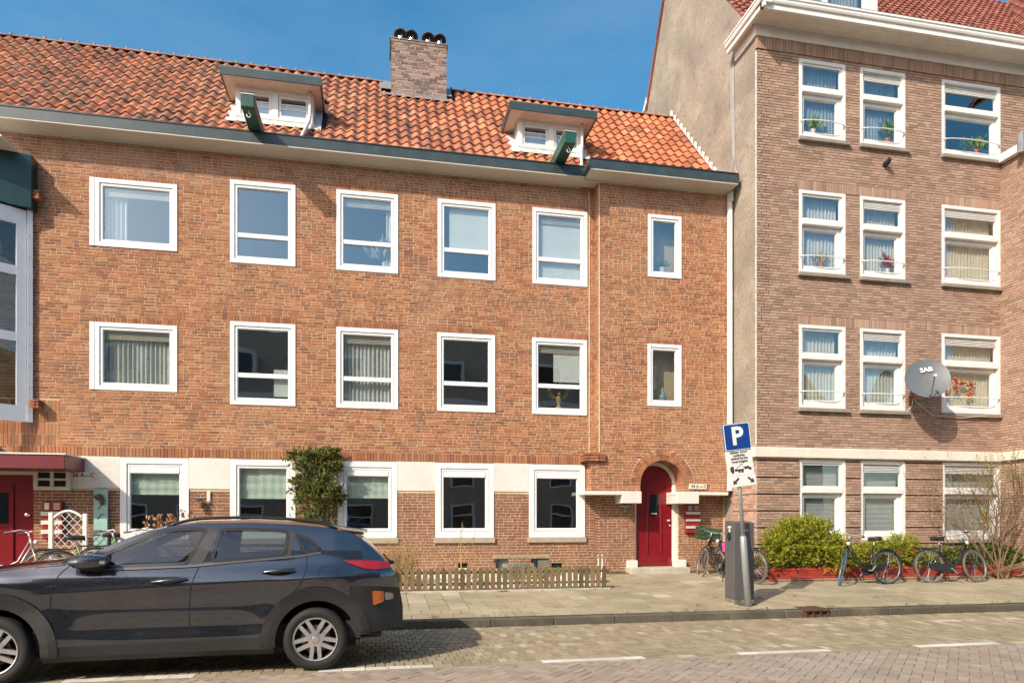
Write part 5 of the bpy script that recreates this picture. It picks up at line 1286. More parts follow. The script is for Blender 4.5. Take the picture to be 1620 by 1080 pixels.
for x in WHX:                                                   # dark wheel housings
    N = 20
    for t0, t1 in zip(np.linspace(-.2, math.pi+.2, N+1), np.linspace(-.2, math.pi+.2, N+1)[1:]):
        for s in (0, 1):
            y_, y2 = (.03, .45) if s == 0 else (2*YC-.03, 2*YC-.45)
            p, q = [(x+.01+.45*math.cos(t), .33+.45*math.sin(t)) for t in (t0, t1)]
            m.quad((p[0], y_, p[1]), (q[0], y_, q[1]), (q[0], y2, q[1]), (p[0], y2, p[1])); m.add([(p[0], y2, p[1]), (q[0], y2, q[1]), (x, y2, .33)], [(0, 1, 2)])
m.box(-3.7, .42, .16, 2*YC-.16, .22, .34); m.box(.42, .84, .3, 2*YC-.3, .36, .42); m.build('underbody', dark, CAR)
# cabin
m = MB(); m.box(-3.5, .7, .1, 2*YC-.1, .32, .5)
m.build('cabin_floor', seat_m, CAR)
def seat(x, y):
    m = MB(); m.bbox(x-.28, x+.24, y-.24, y+.24, .5, .78, .06); 
    m.hexa([(x+.12, y-.24, .72), (x+.28, y-.24, .72), (x+.28, y+.24, .72), (x+.12, y+.24, .72), (x+.28, y-.2, 1.24), (x+.4, y-.2, 1.24), (x+.4, y+.2, 1.24), (x+.28, y+.2, 1.24)])
    m.bbox(x+.29, x+.4, y-.13, y+.13, 1.26, 1.45, .04); m.build('seat', seat_m, CAR)
for x in (-1.5, -.5):
    for y in (.5, 1.3): seat(x, y)
m = MB(); m.bbox(-2.55, -1.95, .14, 2*YC-.14, .6, 1.08, .05); m.build('dashboard', seat_m, CAR)
m = MB(); m.tube([(-1.85+.06*math.sin(t), .5+.18*math.cos(t), 1.0+.17*math.sin(t)) for t in np.linspace(0, 2*math.pi, 20, endpoint=False)], .018, 8, closed=True); m.build('steering_wheel', black_plastic, CAR)
m = MB(); m.box(.1, .7, .2, 2*YC-.2, .5, 1.0); m.build('boot_trim', seat_m, CAR)

# ================================================================ STREET FURNITURE
# charging post
ev = thing('charging_post', (6.2, 10.88, pz(10.88)), 'dark grey electric car charging post behind the leaning sign pole', 'charging post', rotz=rad(-4), world=False)
ev_m = simple('charger_grey', (.085, .082, .085), .42, var=.05, vscale=2); ew = .182
m = MB(); m.bbox(-ew, ew, -ew, ew, .07, 1.385, .008); m.hexa([(-ew, -ew, 1.387), (ew, -ew, 1.387), (ew, ew, 1.387), (-ew, ew, 1.387), (-ew, -ew, 1.395), (ew, -ew, 1.395), (ew, ew, 1.43), (-ew, ew, 1.43)]); m.build('casing', ev_m, ev)
m = MB(); m.box(-ew+.004, ew-.004, -ew+.004, ew-.004, -.03, .07); m.build('plinth', steel, ev)
m = MB(); m.lathe([(.0, .012), (.048, .012), (.052, .0), (.07, -.006), (.072, .01)], 24, (0, 0, 0), 'x'); t = MB(); t.add([(-ew-p[0]-.002, p[1], 1.15+p[2]) for p in m.v], m.f); t.build('socket', dark, ev)
m = MB(); m.box(-ew-.004, -ew-.001, -.07, .06, 1.30, 1.335); m.lathe([(0, 0), (.035, 0)], 16, (-ew-.003, -.01, 1.26), 'x'); m.build('display', plate_cream, ev)
m = MB(); y_ = -ew-.0025; m.add([(-.075, y_, 1.262), (-.045, y_, 1.285), (-.05, y_, 1.268), (-.03, y_, 1.276), (-.06, y_, 1.245), (-.056, y_, 1.26)], [(0, 1, 2, 5), (2, 3, 4, 5)])
for i in range(5): m.box(-.025+i*.022, -.011+i*.022, y_-.001, y_, 1.256, 1.272)
m.build('logo', plate_cream, ev)
# sign pole, leaning
sp_ = thing('parking_sign', (6.16, 10.52, pz(10.52)), 'leaning galvanised pole with blue parking sign and white tow-away plates', 'sign', world=False)
sp_.rotation_euler = (0, rad(-4.6), 0)
m = MB(); m.tube([(0, 0, -.1), (0, 0, 1.16), (0, 0, 1.2)], [.055, .055, .04], 20); m.tube([(0, 0, 1.18), (0, 0, 3.0)], .032, 16); m.build('pole', galv, sp_, smooth=True)
YAW = rad(-9)
def plate(zc, w_, h_, mat, name, r=.02, xo=0.0, th=.012, yo=-.05):
    pts = []
    for sx, sz, a0 in ((1, 1, 0), (-1, 1, 90), (-1, -1, 180), (1, -1, 270)):
        for a in (0, 30, 60, 90): t = rad(a0+a); pts.append((sx*(w_/2-r)+r*math.cos(t), sz*(h_/2-r)+r*math.sin(t)))
    m = MB(); m.prism(pts, 'y', -th/2, th/2); me = m.build(name, mat, sp_); me.data.transform(Matrix.Translation((xo, yo, zc)) @ Matrix.Rotation(YAW, 4, 'Z')); return me
blue = simple('sign_blue', (.005, .04, .2), .35, var=.04, coat=.3); sign_white = simple('sign_white', (.62, .62, .6), .4, var=.03); sign_edge = simple('sign_edge_blue', (.02, .14, .3), .4, var=0)
pp = plate(2.87, .455, .455, sign_edge, 'parking_plate', .03, .0, .03); 
def onplate(me): me.data.transform(Matrix.Identity(4)); return me
f_ = plate(2.87, .445, .445, sign_white, 'plate_border', .028, .0, .004, -.0685); f_.parent = pp; f_ = plate(2.87, .42, .42, blue, 'plate_face', .024, .0, .004, -.0715); f_.parent = pp
def pm(x, z, yo): return Matrix.Translation((0, yo, z)) @ Matrix.Rotation(YAW, 4, 'Z') @ Matrix.Translation((x, 0, 0)) @ Matrix.Rotation(rad(90), 4, 'X')
textmesh('sign_letter', 'P', .42, sign_white, pp, pm(.0, 2.87, -.076), .012, sx=.95)
tp = plate(2.535, .455, .22, sign_white, 'text_plate', .015, .0)
for i, tx in enumerate(('alleen voor', 'opladen', 'elektrische', 'voertuigen')): textmesh('sign_lettering', tx, .062, letter_dark, tp, pm(0, 2.612-i*.052, -.0575), .002, sx=1.05)
tw_ = plate(2.325, .455, .195, sign_white, 'towing_plate', .012, .0)
def flat2(parent, name, polys, zc, yo=-.058):
    m = MB()
    for P_ in polys: m.prism(P_, 'y', -.0012, .0012)
    o = m.build(name, letter_dark, parent); o.data.transform(Matrix.Translation((0, yo, zc)) @ Matrix.Rotation(YAW, 4, 'Z')); return o
def disc(cx, cz, r): return [(cx+r*math.cos(t), cz+r*math.sin(t)) for t in np.linspace(0, 2*math.pi, 12, endpoint=False)]
flat2(tw_, 'tow_truck_symbol', [[(-.17, -.03), (-.11, -.03), (-.11, .045), (-.125, .055), (-.16, .055), (-.175, .02)], [(-.1, -.03), (.05, -.03), (.06, .0), (-.1, .005)], disc(-.135, -.04, .022), disc(-.02, -.04, .02), disc(.03, -.04, .02), [(-.09, .0), (-.08, .0), (.035, .085), (.028, .09)], [(.028, .09), (.034, .09), (.056, .03), (.05, .03)]], 2.325)
flat2(tw_, 'towed_car_symbol', [[(.05, .03), (.09, .035), (.125, .045), (.15, .03), (.19, .005), (.185, -.018), (.07, .008)], disc(.085, .008, .017), disc(.165, -.014, .017)], 2.325)
ap = plate(2.13, .455, .19, sign_white, 'arrow_plate', .012, .02)
def arrow(cx, d): 
    pts = [(-.07, .015), (.01, .015), (.01, .045), (.07, .0), (.01, -.045), (.01, -.015), (-.07, -.015)]; a = rad(-42) if d > 0 else rad(222)
    return [(cx+x*math.cos(a)-z*math.sin(a), x*math.sin(a)+z*math.cos(a)) for x, z in pts]
ar = flat2(ap, 'arrow', [arrow(-.12+.02, -1)], 2.13); ar2 = flat2(ap, 'arrow', [arrow(.14+.02, 1)], 2.13)
for z in (2.2, 2.5, 2.9):
    m = MB(); m.box(-.05, .05, -.044, .036, z-.012, z+.012); m.build('clamp', galv, sp_)
Rl = Matrix.Translation((0, 0, 2.55)) @ Matrix.Rotation(rad(-2.6), 4, 'Y') @ Matrix.Translation((0, 0, -2.55))      # the plates hang a little askew
for o in sp_.children_recursive:
    if not o.name.startswith(('pole', 'clamp')): o.data.transform(Rl)
# picket fence
wood_f = varied('weathered_picket', [(0, (.1, .07, .036)), (.5, (.15, .103, .056)), (1, (.2, .135, .082))], grain=.6, gscale=22, bmp=.5, stain=[((.15, .16, .05), 2.5, .5, .68, .5)])
fe = thing('picket_fence', (1.9, 12.56, pz(12.56)), 'low weathered wooden picket fence with rounded tops', 'fence')
n_ = 45; zb = pz(12.56)
for i in range(n_):
    x = -.75+i*.1147; w_ = .042+RND.uniform(-.002, .002); h_ = .425+RND.uniform(-.008, .008)
    pts = [(x-w_, zb+.015), (x+w_, zb+.015)]+[(x+w_*math.cos(t), zb+.015+h_-w_+w_*math.sin(t)) for t in np.linspace(0, math.pi, 9)]
    MB().prism(pts, 'y', 12.545+RND.uniform(-.004, .004), 12.565, RND.random()).build('picket', wood_f, fe)
for z in (.12, .33): MB().box(-.8, 4.42, 12.567, 12.59, zb+z, zb+z+.045, RND.random()).build('rail', wood_f, fe)
# bench plank below the window
bn = thing('bench', (3.0, 14.25, pz(14.2)), 'plank bench on black brackets under the ground floor windows', 'bench')
plank_m = varied('bench_plank', [(0, (.27, .2, .13)), (1, (.33, .25, .165))], grain=.6, gscale=18)
for i in range(2): MB().bbox(2.42, 3.62, 14.1+i*.18, 14.27+i*.18, .8, .86, .008, .3+.4*i).build('seat_plank', plank_m, bn)
for x in (2.45, 3.27): m = MB(); m.box(x, x+.06, 14.12, 14.44, .7, .799); m.box(x, x+.06, 14.12, 14.17, .6, .7); m.build('bracket', black_plastic, bn)
MB().bbox(3.35, 3.62, 14.14, 14.42, pz(14.2)-.02, .798, .01).build('support_block', simple('block_grey', (.16, .145, .12), .9), bn)
MB().bbox(2.5, 2.72, 14.2, 14.42, pz(14.2)-.02, .798, .01).build('support_block', concrete, bn)
# white metal hoop
hp = MB()
for dx in (0, .09): hp.tube([(4.64+dx, 14.0, pz(14)-.02), (4.66+dx, 14.0, .62), (4.66+dx, 13.98, .8), (4.62+dx, 13.9, .87)], .013, 8)
tag(hp.build('garden_hoop', white_wood), 'white bent metal rods standing behind the end of the picket fence', 'rods')
# trellis
tr = thing('garden_trellis', (-5.8, 14.4, pz(14.4)), 'white arched wooden trellis by the left doorway', 'trellis')
z0_ = pz(14.4)-.01
for x in (-6.14, -5.55): MB().bbox(x, x+.075, 14.37, 14.43, z0_, 1.76 if x < -6 else 1.74, .006).build('post', white_wood, tr)
m = MB(); pts = [(-6.06+.51*i/12, 14.4, 1.62+.17*math.sin(math.pi*(i+1)/14)) for i in range(13)]; m.tube(pts, .026, 8); m.build('arched_rail', white_wood, tr, smooth=True)
def topz(x): return 1.62+.17*math.sin(math.pi*max(0, min(1, (x+6.06)/.51)))
for sgn in (1, -1):
    for k in range(-8, 14):
        xa = -6.06+k*.1; pts = []
        for t in np.linspace(0, 1, 60):
            x = -6.06+.51*t; z = .45+(x+6.06)*1.15*sgn+k*.16+(0 if sgn > 0 else .3)
            if .42 < z < topz(x)-.01: pts.append((x, 14.4+.008*sgn, z))
        if len(pts) > 4: MB().tube([pts[0], pts[-1]], .0065, 5).build('lath', white_wood, tr)
# pale turquoise board with metal ornament
pb = thing('wall_board', (-5.38, 14.8, 1.0), 'pale turquoise plank with dark metal ornament on the wall beside the trellis', 'board')
MB().bbox(-5.5, -5.25, 14.75, 14.8, .62, 2.23, .005).build('plank', simple('turquoise_paint', (.3, .48, .43), .6, var=.08), pb)
m = MB(); orn = simple('ornament_brown', (.06, .04, .02), .5); m.ball((-5.39, 14.72, 2.06), (.09, .03, .05), 10, 6); m.ball((-5.34, 14.72, 1.98), (.05, .03, .07), 8, 6); m.tube([(-5.48, 14.72, 2.08), (-5.36, 14.71, 2.12), (-5.3, 14.72, 2.0)], .02, 6); m.build('ornament', orn, pb)
m = MB(); m.tube([(-5.44, 14.745, 1.65), (-5.42, 14.745, 1.64), (-5.36, 14.745, 1.74), (-5.3, 14.745, 1.73)], .006, 5); m.tube([(-5.42, 14.745, 1.82), (-5.36, 14.745, 1.92)], .005, 5); m.build('script_stroke', orn, pb)
# hanging pot and thermometer on the pier
hg = thing('hanging_flower_pot', (-3.52, 14.75, 1.85), 'small dark flower pot with lavender heads hung on the brick pier', 'flower pot')
m = MB(); m.lathe([(.0, .0), (.045, .0), (.06, .11), (.055, .11), (.0, .1)], 14, (-3.52, 14.76, 1.86), 'z'); m.build('pot', simple('clay_pot', (.16, .08, .05), .7), hg)
m = MB()
for i in range(60): a = RND.uniform(0, 6.3); r = RND.uniform(0, .1); m.ball((-3.52+r*math.cos(a), 14.75+.5*r*math.sin(a), 2.0+RND.uniform(0, .06)), .012, 5, 4)
m.build('blossom', simple('dusty_violet', (.1, .08, .12), .8, var=.2), hg)
tag(MB().bbox(-3.42, -3.35, 14.81, 14.838, 1.97, 2.21, .01).build('wall_thermometer', plate_cream), 'narrow white thermometer on the brick pier between left windows', 'thermometer')
# satellite dish
ds = thing('satellite_dish', (11.9, 13.45, 4.36), 'large dark grey satellite dish on the apartment wall', 'satellite dish')
nrm = Vector((-.42, -.86, .32)).normalized(); cen = Vector((11.86, 12.88, 4.74))
u_ = Vector((0, 0, 1)).cross(nrm).normalized(); v_ = nrm.cross(u_).normalized()
def dp(r, t, h): return cen+u_*(r*math.cos(t))+v_*(r*1.05*math.sin(t))+nrm*h
dish_m = simple('dish_grey', (.1, .115, .125), .5, var=.06)
def shell(off, mat, name):
    m = MB(); N, K = 40, 9
    rows = [[dp(.45*k/K, 2*math.pi*j/N, .075*((k/K)**2-1)-off) for j in range(N)] for k in range(K+1)]
    for A, Bq in zip(rows, rows[1:]):
        for j in range(N): m.add([A[j], A[(j+1) % N], Bq[(j+1) % N], Bq[j]], [(0, 1, 2, 3)])
    if off:
        F = [dp(.45, 2*math.pi*j/N, 0) for j in range(N)]
        for j in range(N): m.add([rows[-1][j], rows[-1][(j+1) % N], F[(j+1) % N], F[j]], [(0, 1, 2, 3)])
    return m.build(name, mat, ds, smooth=True)
shell(0, dish_m, 'reflector'); shell(.02, simple('dish_back', (.05, .055, .06), .5), 'reflector_back')
Mt = Matrix.Translation(cen+v_*.22+nrm*-.028) @ Matrix((( -u_.x*-1, v_.x, nrm.x, 0), (-u_.y*-1, v_.y, nrm.y, 0), (-u_.z*-1, v_.z, nrm.z, 0), (0, 0, 0, 1))) @ Matrix.Rotation(rad(8), 4, 'Z')
textmesh('dish_lettering', 'SAB', .15, simple('lettering_white', (.7, .7, .68), .5, var=0), ds, Mt, .004, .004)
foot = cen-v_*.42-nrm*.02; feed = cen+nrm*.42-v_*.18
m = MB(); m.tube([foot, foot+nrm*.12-v_*.03, feed], .014, 6); m.build('feed_arm', beam_wood, ds)
m = MB(); m.tube([feed-nrm*.05+v_*.02, feed+nrm*.05-v_*.02], .03, 8); m.build('feed_horn', plate_cream, ds)
m = MB(); m.tube([(11.95, 13.48, 4.36), (11.93, 13.1, 4.38), tuple(cen-v_*.3-nrm*.1), tuple(cen-nrm*.08)], .025, 8); m.bbox(11.88, 12.02, 13.44, 13.475, 4.26, 4.46, .005); m.build('wall_bracket', simple('rusty_bracket', (.2, .1, .06), .7, var=.2), ds)
m = MB(); m.tube([(11.95, 13.4, 4.36), (11.9, 13.38, 4.2), (11.82, 13.45, 4.1)], .008, 5); m.tube([(11.97, 13.4, 4.36), (12.5, 13.42, 4.02), (13.2, 13.38, 3.98), (13.9, 13.4, 4.05)], .007, 5); m.build('aerial_cable', plate_cream, ds)
# red garden wall
gw = thing('garden_wall', (11.5, 13.0, pz(13)), 'low red painted brick garden wall before the apartment hedge', 'garden wall')
redpaint = varied('red_painted_brick', [(0, (.3, .035, .025)), (1, (.42, .06, .04))], rough=.6, grain=.3, stain=[((.2, .1, .07), 2.5, .55, .7, .5)])
MB().box(8.17, 22, 12.965, 13.11, .2, .6).build('wall_core', simple('red_mortar', (.3, .05, .04), .8), gw)
bk = Bricks(41); bk.running('y', 12.965, 8.17, 16, pz(12.96)+.075, .545, headers=.2, ch=.06, proud=.01, deep=.02); bk.emit(gw, redpaint, 150)
bk = Bricks(43); bk.running('y', 12.965, 8.17, 16, pz(12.96)-.02, pz(12.96)+.075, headers=.2, ch=.05, proud=.01, deep=.02); bk.emit(gw, brick_brown, 60)
for i in range(72): x = 8.16+i*.107; MB().bbox(x+.003, x+.104, 12.945, 13.13, .548, .608, .006, RND.random()).build('coping_brick', redpaint, gw)
bk = Bricks(47); bk.running('-x', 8.17, 12.965, 13.11, pz(12.96)+.02, .545, headers=.5, ch=.06, proud=.01, deep=.02); bk.emit(gw, redpaint, 10)

# ================================================================ BICYCLES
tyre_grey = simple('worn_tyre', (.12, .105, .09), .8, var=.2); tyre_blue = simple('blue_tyre', (.05, .2, .32), .6, var=.1)
tyre_black = simple('black_tyre', (.02, .02, .02), .8); frame_black = simple('black_enamel', (.012, .012, .013), .3, var=.1, coat=.4); frame_silver = simple('silver_enamel', (.45, .43, .38), .35, .5, var=.05)
frame_cream = simple('cream_enamel', (.6, .57, .48), .4, var=.05); frame_green = simple('green_enamel', (.06, .2, .06), .4, var=.05); frame_pink = simple('pink_enamel', (.5, .07, .25), .45, var=.05)
WRB = .34
def bike_wheel(parent, cx, tyre, name='wheel', M=None, fender=None):
    m = MB(); N = 40
    m.tube([(cx+WRB*math.cos(t), 0, WRB+.005+WRB*math.sin(t)) for t in np.linspace(0, 2*math.pi, N, endpoint=False)], .019, 8, closed=True)
    wo = m.build(name, tyre, parent, smooth=True)
    m = MB(); m.tube([(cx+(WRB-.025)*math.cos(t), 0, WRB+.005+(WRB-.025)*math.sin(t)) for t in np.linspace(0, 2*math.pi, N, endpoint=False)], .011, 6, closed=True); rim = m.build('rim', simple('rim_steel', (.3, .3, .29), .4, .6, var=.1), wo, smooth=True)
    m = MB()
    for k in range(32):
        a = 2*math.pi*k/32; sd = .025 if k % 2 else -.025; b_ = a+(.5 if (k//2) % 2 else -.5)
        m.tube([(cx+.02*math.cos(b_), sd, WRB+.005+.02*math.sin(b_)), (cx+(WRB-.03)*math.cos(a), 0, WRB+.005+(WRB-.03)*math.sin(a))], .0016, 4, caps=False)
    m.tube([(cx, -.05, WRB+.005), (cx, .05, WRB+.005)], .018, 10); sp = m.build('spokes', simple('spoke_steel', (.2, .2, .2), .4, .7, var=0), wo)
    if fender:
        m = MB(); a0, a1 = fender
        m.tube([(cx+(WRB+.035)*math.cos(t), 0, WRB+.005+(WRB+.035)*math.sin(t)) for t in np.linspace(rad(a0), rad(a1), 22)], .016, 6); fo = m.build('mudguard', black_plastic, wo, smooth=True)
    if M is not None:
        for o in [wo]+list(wo.children): o.data.transform(M)
    return wo
def bicycle(loc, heading, lean, label, steer=0.0, fm=frame_black, tyres=(tyre_grey, tyre_grey), rack=True, basket=False, group='parked bicycles', extra=None):
    """local x points forward; rear axle at x=0, front axle at 1.12"""
    B = thing('bicycle', loc, label, 'bicycle', group, world=False); B.rotation_euler = (lean, 0, heading)
    FX = 1.12; R_ = WRB+.005
    bike_wheel(B, 0, tyres[0], fender=(20, 200))
    Ax = Vector((.93, 0, .84)); St = Matrix.Translation(Ax) @ Matrix.Rotation(steer, 4, Vector((FX-.04-.93, 0, R_-.84)).normalized()) @ Matrix.Translation(-Ax)
    bike_wheel(B, FX, tyres[1], M=St, fender=(-15, 150))
    m = MB(); hd0, hd1 = (.9, 0, .93), (.95, 0, .76); bb = (.46, 0, .29); stt = (.3, 0, .82)
    m.tube([hd0, hd1], .02, 10); m.tube([(.935, 0, .8), (.78, 0, .5), (.66, 0, .37), bb], .019, 10); m.tube([(.905, 0, .9), (.72, 0, .52), (.55, 0, .43), (.415, 0, .46)], .013, 8)
    m.tube([bb, stt], .017, 10)
    for s in (-1, 1): m.tube([bb, (.2, s*.045, .3), (0, s*.06, R_)], .010, 6); m.tube([(.34, 0, .68), (.2, s*.05, .55), (0, s*.06, R_)], .009, 6)
    m.build('frame', fm, B, smooth=True)
    m = MB()
    for s in (-1, 1): m.tube([(.955, s*.045, .75), (1.03, s*.05, .52), (FX, s*.055, R_)], .011, 6)
    m.tube([(.955, -.045, .75), (.955, .045, .75)], .014, 6); fo = m.build('fork', fm, B, smooth=True); fo.data.transform(St)
    m = MB(); m.tube([hd0, (.875, 0, 1.03)], .014, 8); pts = [(.62, -.27, 1.02), (.72, -.28, 1.04), (.84, -.24, 1.07), (.9, -.1, 1.05), (.885, 0, 1.035), (.9, .1, 1.05), (.84, .24, 1.07), (.72, .28, 1.04), (.62, .27, 1.02)]
    m.tube(pts, .012, 8); hb = m.build('handlebar', zinc if fm is not frame_black else galv, B, smooth=True); hb.data.transform(St)
    m = MB()
    for s in (-1, 1): m.tube([(.74, s*.281, 1.036), (.61, s*.27, 1.018)], .018, 8)
    g = m.build('grip', black_plastic, B); g.data.transform(St); split_by(g, lambda c: c.y > 0)
    m = MB(); m.ball((1.0, 0, .86), (.045, .04, .045), 10, 7); hl = m.build('headlamp', zinc, B, smooth=True); hl.data.transform(St)
    m = MB(); m.tube([stt, (.285, 0, .91)], .013, 8); m.build('seat_post', zinc, B)
    m = MB(); 
    rows = []
    for t, w_, z_ in ((-.02, .0, .955), (.0, .075, .965), (.05, .1, .965), (.11, .095, .955), (.17, .05, .955), (.25, .022, .955), (.29, .0, .945)): rows.append([(.15+t, w_*math.cos(q), z_+.035*math.sin(q)-(.02 if math.sin(q) < 0 else 0)) for q in np.linspace(0, 2*math.pi, 12, endpoint=False)])
    for A, Bq in zip(rows, rows[1:]):
        for j in range(12): m.add([A[j], A[(j+1) % 12], Bq[(j+1) % 12], Bq[j]], [(0, 1, 2, 3)])
    m.build('saddle', leather, B, smooth=True)
    m = MB(); m.prism([(bb[0]+.11*math.cos(t), bb[2]+.11*math.sin(t)) for t in np.linspace(-1.6, 1.6, 12)]+[(0.0, R_+.06), (-.06, R_), (0.0, R_-.05)], 'y', -.075, -.045); m.build('chain_case', black_plastic, B)
    m = MB(); m.tube([(bb[0], -.1, bb[2]), (bb[0], .1, bb[2])], .014, 8)
    m.tube([(bb[0], -.1, bb[2]), (bb[0]+.12, -.11, bb[2]-.12)], .010, 6); m.tube([(bb[0], .1, bb[2]), (bb[0]-.12, .11, bb[2]+.12)], .010, 6); m.build('crank', galv, B)
    m = MB(); m.bbox(bb[0]+.08, bb[0]+.17, -.2, -.11, bb[2]-.14, bb[2]-.115, .006); m.bbox(bb[0]-.17, bb[0]-.08, .11, .2, bb[2]+.11, bb[2]+.135, .006); split_by(m.build('pedal', black_plastic, B), lambda c: c.y > 0)
    if rack:
        m = MB()
        for s in (-1, 1): m.tube([(.24, s*.05, .74), (-.32, s*.06, .745)], .008, 6); m.tube([(-.18, s*.06, .745), (0, s*.065, R_)], .006, 6)
        for x in (-.3, -.15, 0.0, .12): m.tube([(x, -.06, .745), (x, .06, .745)], .006, 6)
        m.build('luggage_rack', fm if fm is frame_black else black_plastic, B); m = MB(); m.bbox(-.36, -.335, -.04, .04, .68, .73, .008); m.build('rear_lamp', lamp_red, B)
    m = MB(); m.tube([(.3, .05, .27), (.2, .22, .01)], .010, 6); m.build('kickstand', black_plastic, B)
    if basket:
        cr = MB(); x0, x1, y0, y1, z0, z1 = .95, 1.32, -.24, .24, .9, 1.16
        for k in range(4): z = z0+k*.068; ring_y = [(x0, x1, y0, y0+.012), (x0, x1, y1-.012, y1), (x0, x0+.012, y0, y1), (x1-.012, x1, y0, y1)]; [cr.box(a, b, c, d, z, z+.046) for a, b, c, d in ring_y]
        for a, b in ((x0, y0), (x1-.03, y0), (x0, y1-.03), (x1-.03, y1-.03)): cr.box(a, a+.03, b, b+.03, z0, z1)
        cr.box(x0, x1, y0, y1, z0-.01, z0); co = cr.build('crate', simple('green_crate', (.035, .07, .025), .55, var=.1), B); co.data.transform(St)
        m = MB(); [m.tube([(1.15, s*.1, .9), (FX, s*.06, R_)], .008, 6) for s in (-1, 1)]; m.build('crate_stay', black_plastic, B).data.transform(St)
    if extra == 'pink':
        m = MB(); m.bbox(.62, .8, -.02, .1, .62, .86, .03); m.build('pink_bag', frame_pink, B)
    return B
def at(x, y): return (x, y, pz(y))
bicycle(at(10.52, 12.48), math.pi+rad(2), rad(4), 'black bicycle with a blue front tyre turned towards the street', steer=rad(-58), tyres=(tyre_black, tyre_blue))
bicycle(at(11.62, 12.52), rad(-2), rad(-9), 'black bicycle with pale tyres leaning by the bare shrub', steer=rad(-12))
bicycle(at(7.36, 13.0), rad(104), rad(5), 'bicycle carrying a green plastic crate beside the red mailboxes', basket=True, steer=rad(24))
bicycle(at(7.66, 12.82), rad(106), rad(-4), 'bicycle with a pink bag half hidden behind the charging post', fm=frame_black, extra='pink')
bicycle(at(-7.05, 13.6), rad(4), rad(-3), 'silver bicycle before the dark red door at the left edge', fm=frame_silver)
bicycle(at(-5.62, 13.55), rad(6), rad(5), 'green bicycle with black saddle in front of the white trellis', fm=frame_green)
bicycle(at(-5.2, 14.1), rad(-3), rad(4), 'cream bicycle leaning by the turquoise board, behind the green one', fm=frame_cream)

# ================================================================ PLANTS
def leafmat(name, stops, tr=.25):
    m, nt, b = newmat(name); a = nt.nodes.new('ShaderNodeAttribute'); a.attribute_name = 'bc'; c = ramp(nt, a.outputs['Fac'], stops)
    nt.links.new(c, b.inputs['Base Color']); b.inputs['Roughness'].default_value = .5; b.inputs['Specular IOR Level'].default_value = .3
    t = nt.nodes.new('ShaderNodeBsdfTranslucent'); nt.links.new(c, t.inputs[0]); mx = nt.nodes.new('ShaderNodeMixShader'); mx.inputs[0].default_value = tr
    nt.links.new(b.outputs[0], mx.inputs[1]); nt.links.new(t.outputs[0], mx.inputs[2]); nt.links.new(mx.outputs[0], nt.nodes['Material Output'].inputs[0]); return m
hedge_m = leafmat('golden_hedge_leaf', [(0, (.09, .13, .015)), (.4, (.26, .3, .025)), (.75, (.44, .44, .04)), (1, (.58, .53, .08))], .45)
hedge_d = leafmat('green_hedge_leaf', [(0, (.04, .075, .015)), (.5, (.11, .165, .025)), (.85, (.21, .26, .045)), (1, (.32, .34, .07))], .35)
ivy_m = leafmat('climber_leaf', [(0, (.045, .065, .016)), (.45, (.11, .145, .03)), (.8, (.19, .21, .05)), (1, (.34, .22, .08))], .3)
grey_m = leafmat('silver_leaf', [(0, (.12, .18, .14)), (1, (.32, .4, .33))], .15); dry_m = leafmat('dry_stalk', [(0, (.22, .13, .05)), (1, (.5, .36, .14))], .2); pot_m = leafmat('pot_plant_leaf', [(0, (.03, .08, .015)), (.6, (.1, .2, .04)), (1, (.3, .36, .08))], .3)
bark = simple('shrub_bark', (.19, .12, .07), .9, var=.25, vscale=8)
def leaf(mb, p, d, L, W, val, r):
    d = d.normalized(); s = d.cross(Vector((r.uniform(-1, 1), r.uniform(-1, 1), r.uniform(-1, 1)))); s = s.normalized() if s.length > 1e-4 else d.orthogonal()
    b = p+d*L*.5; up = s.cross(d)*W*.25
    mb.add([p, b+s*W*.5+up, p+d*L, b-s*W*.5+up], [(0, 1, 2, 3)], val)
def leafcloud(mb, blobs, n, L, W, r, updir=.5, shell=.55):
    tot = sum(b[1][0]*b[1][1]+b[1][1]*b[1][2]+b[1][0]*b[1][2] for b in blobs)
    for c, q in blobs:
        k = int(n*(q[0]*q[1]+q[1]*q[2]+q[0]*q[2])/tot)
        tw = [Vector((r.gauss(0, 1), r.gauss(0, 1), r.gauss(0, 1))).normalized() for _ in range(max(4, k//14))]
        for i in range(k):
            t = tw[i % len(tw)]; d = (t+Vector((r.gauss(0, .16), r.gauss(0, .16), r.gauss(0, .16)))).normalized(); rr_ = shell+(1.08-shell)*r.random()**.7
            if i % 6 == 0: rr_ *= r.uniform(1.0, 1.38)
            p = Vector((c[0]+d.x*q[0]*rr_, c[1]+d.y*q[1]*rr_, c[2]+d.z*q[2]*rr_))
            dd = d*.7+Vector((r.gauss(0, .5), r.gauss(0, .5), r.gauss(updir, .4))); leaf(mb, p, dd, L*r.uniform(.6, 1.3), W*r.uniform(.7, 1.2), min(1, max(0, r.gauss(.5, .24))), r)
def twigs(mb, base, blobs, n, r, rad_=.008):
    for i in range(n):
        c, q = r.choice(blobs); e = Vector((c[0]+r.uniform(-.85, .85)*q[0], c[1]+r.uniform(-.85, .85)*q[1], c[2]+r.uniform(-.5, .9)*q[2])); b = Vector((base[0]+r.uniform(-.15, .15), base[1]+r.uniform(-.06, .06), base[2])); mid = b.lerp(e, .5)+Vector((r.uniform(-.08, .08), r.uniform(-.05, .05), .06))
        mb.tube([b, mid, e], [rad_, rad_*.7, rad_*.3], 5)
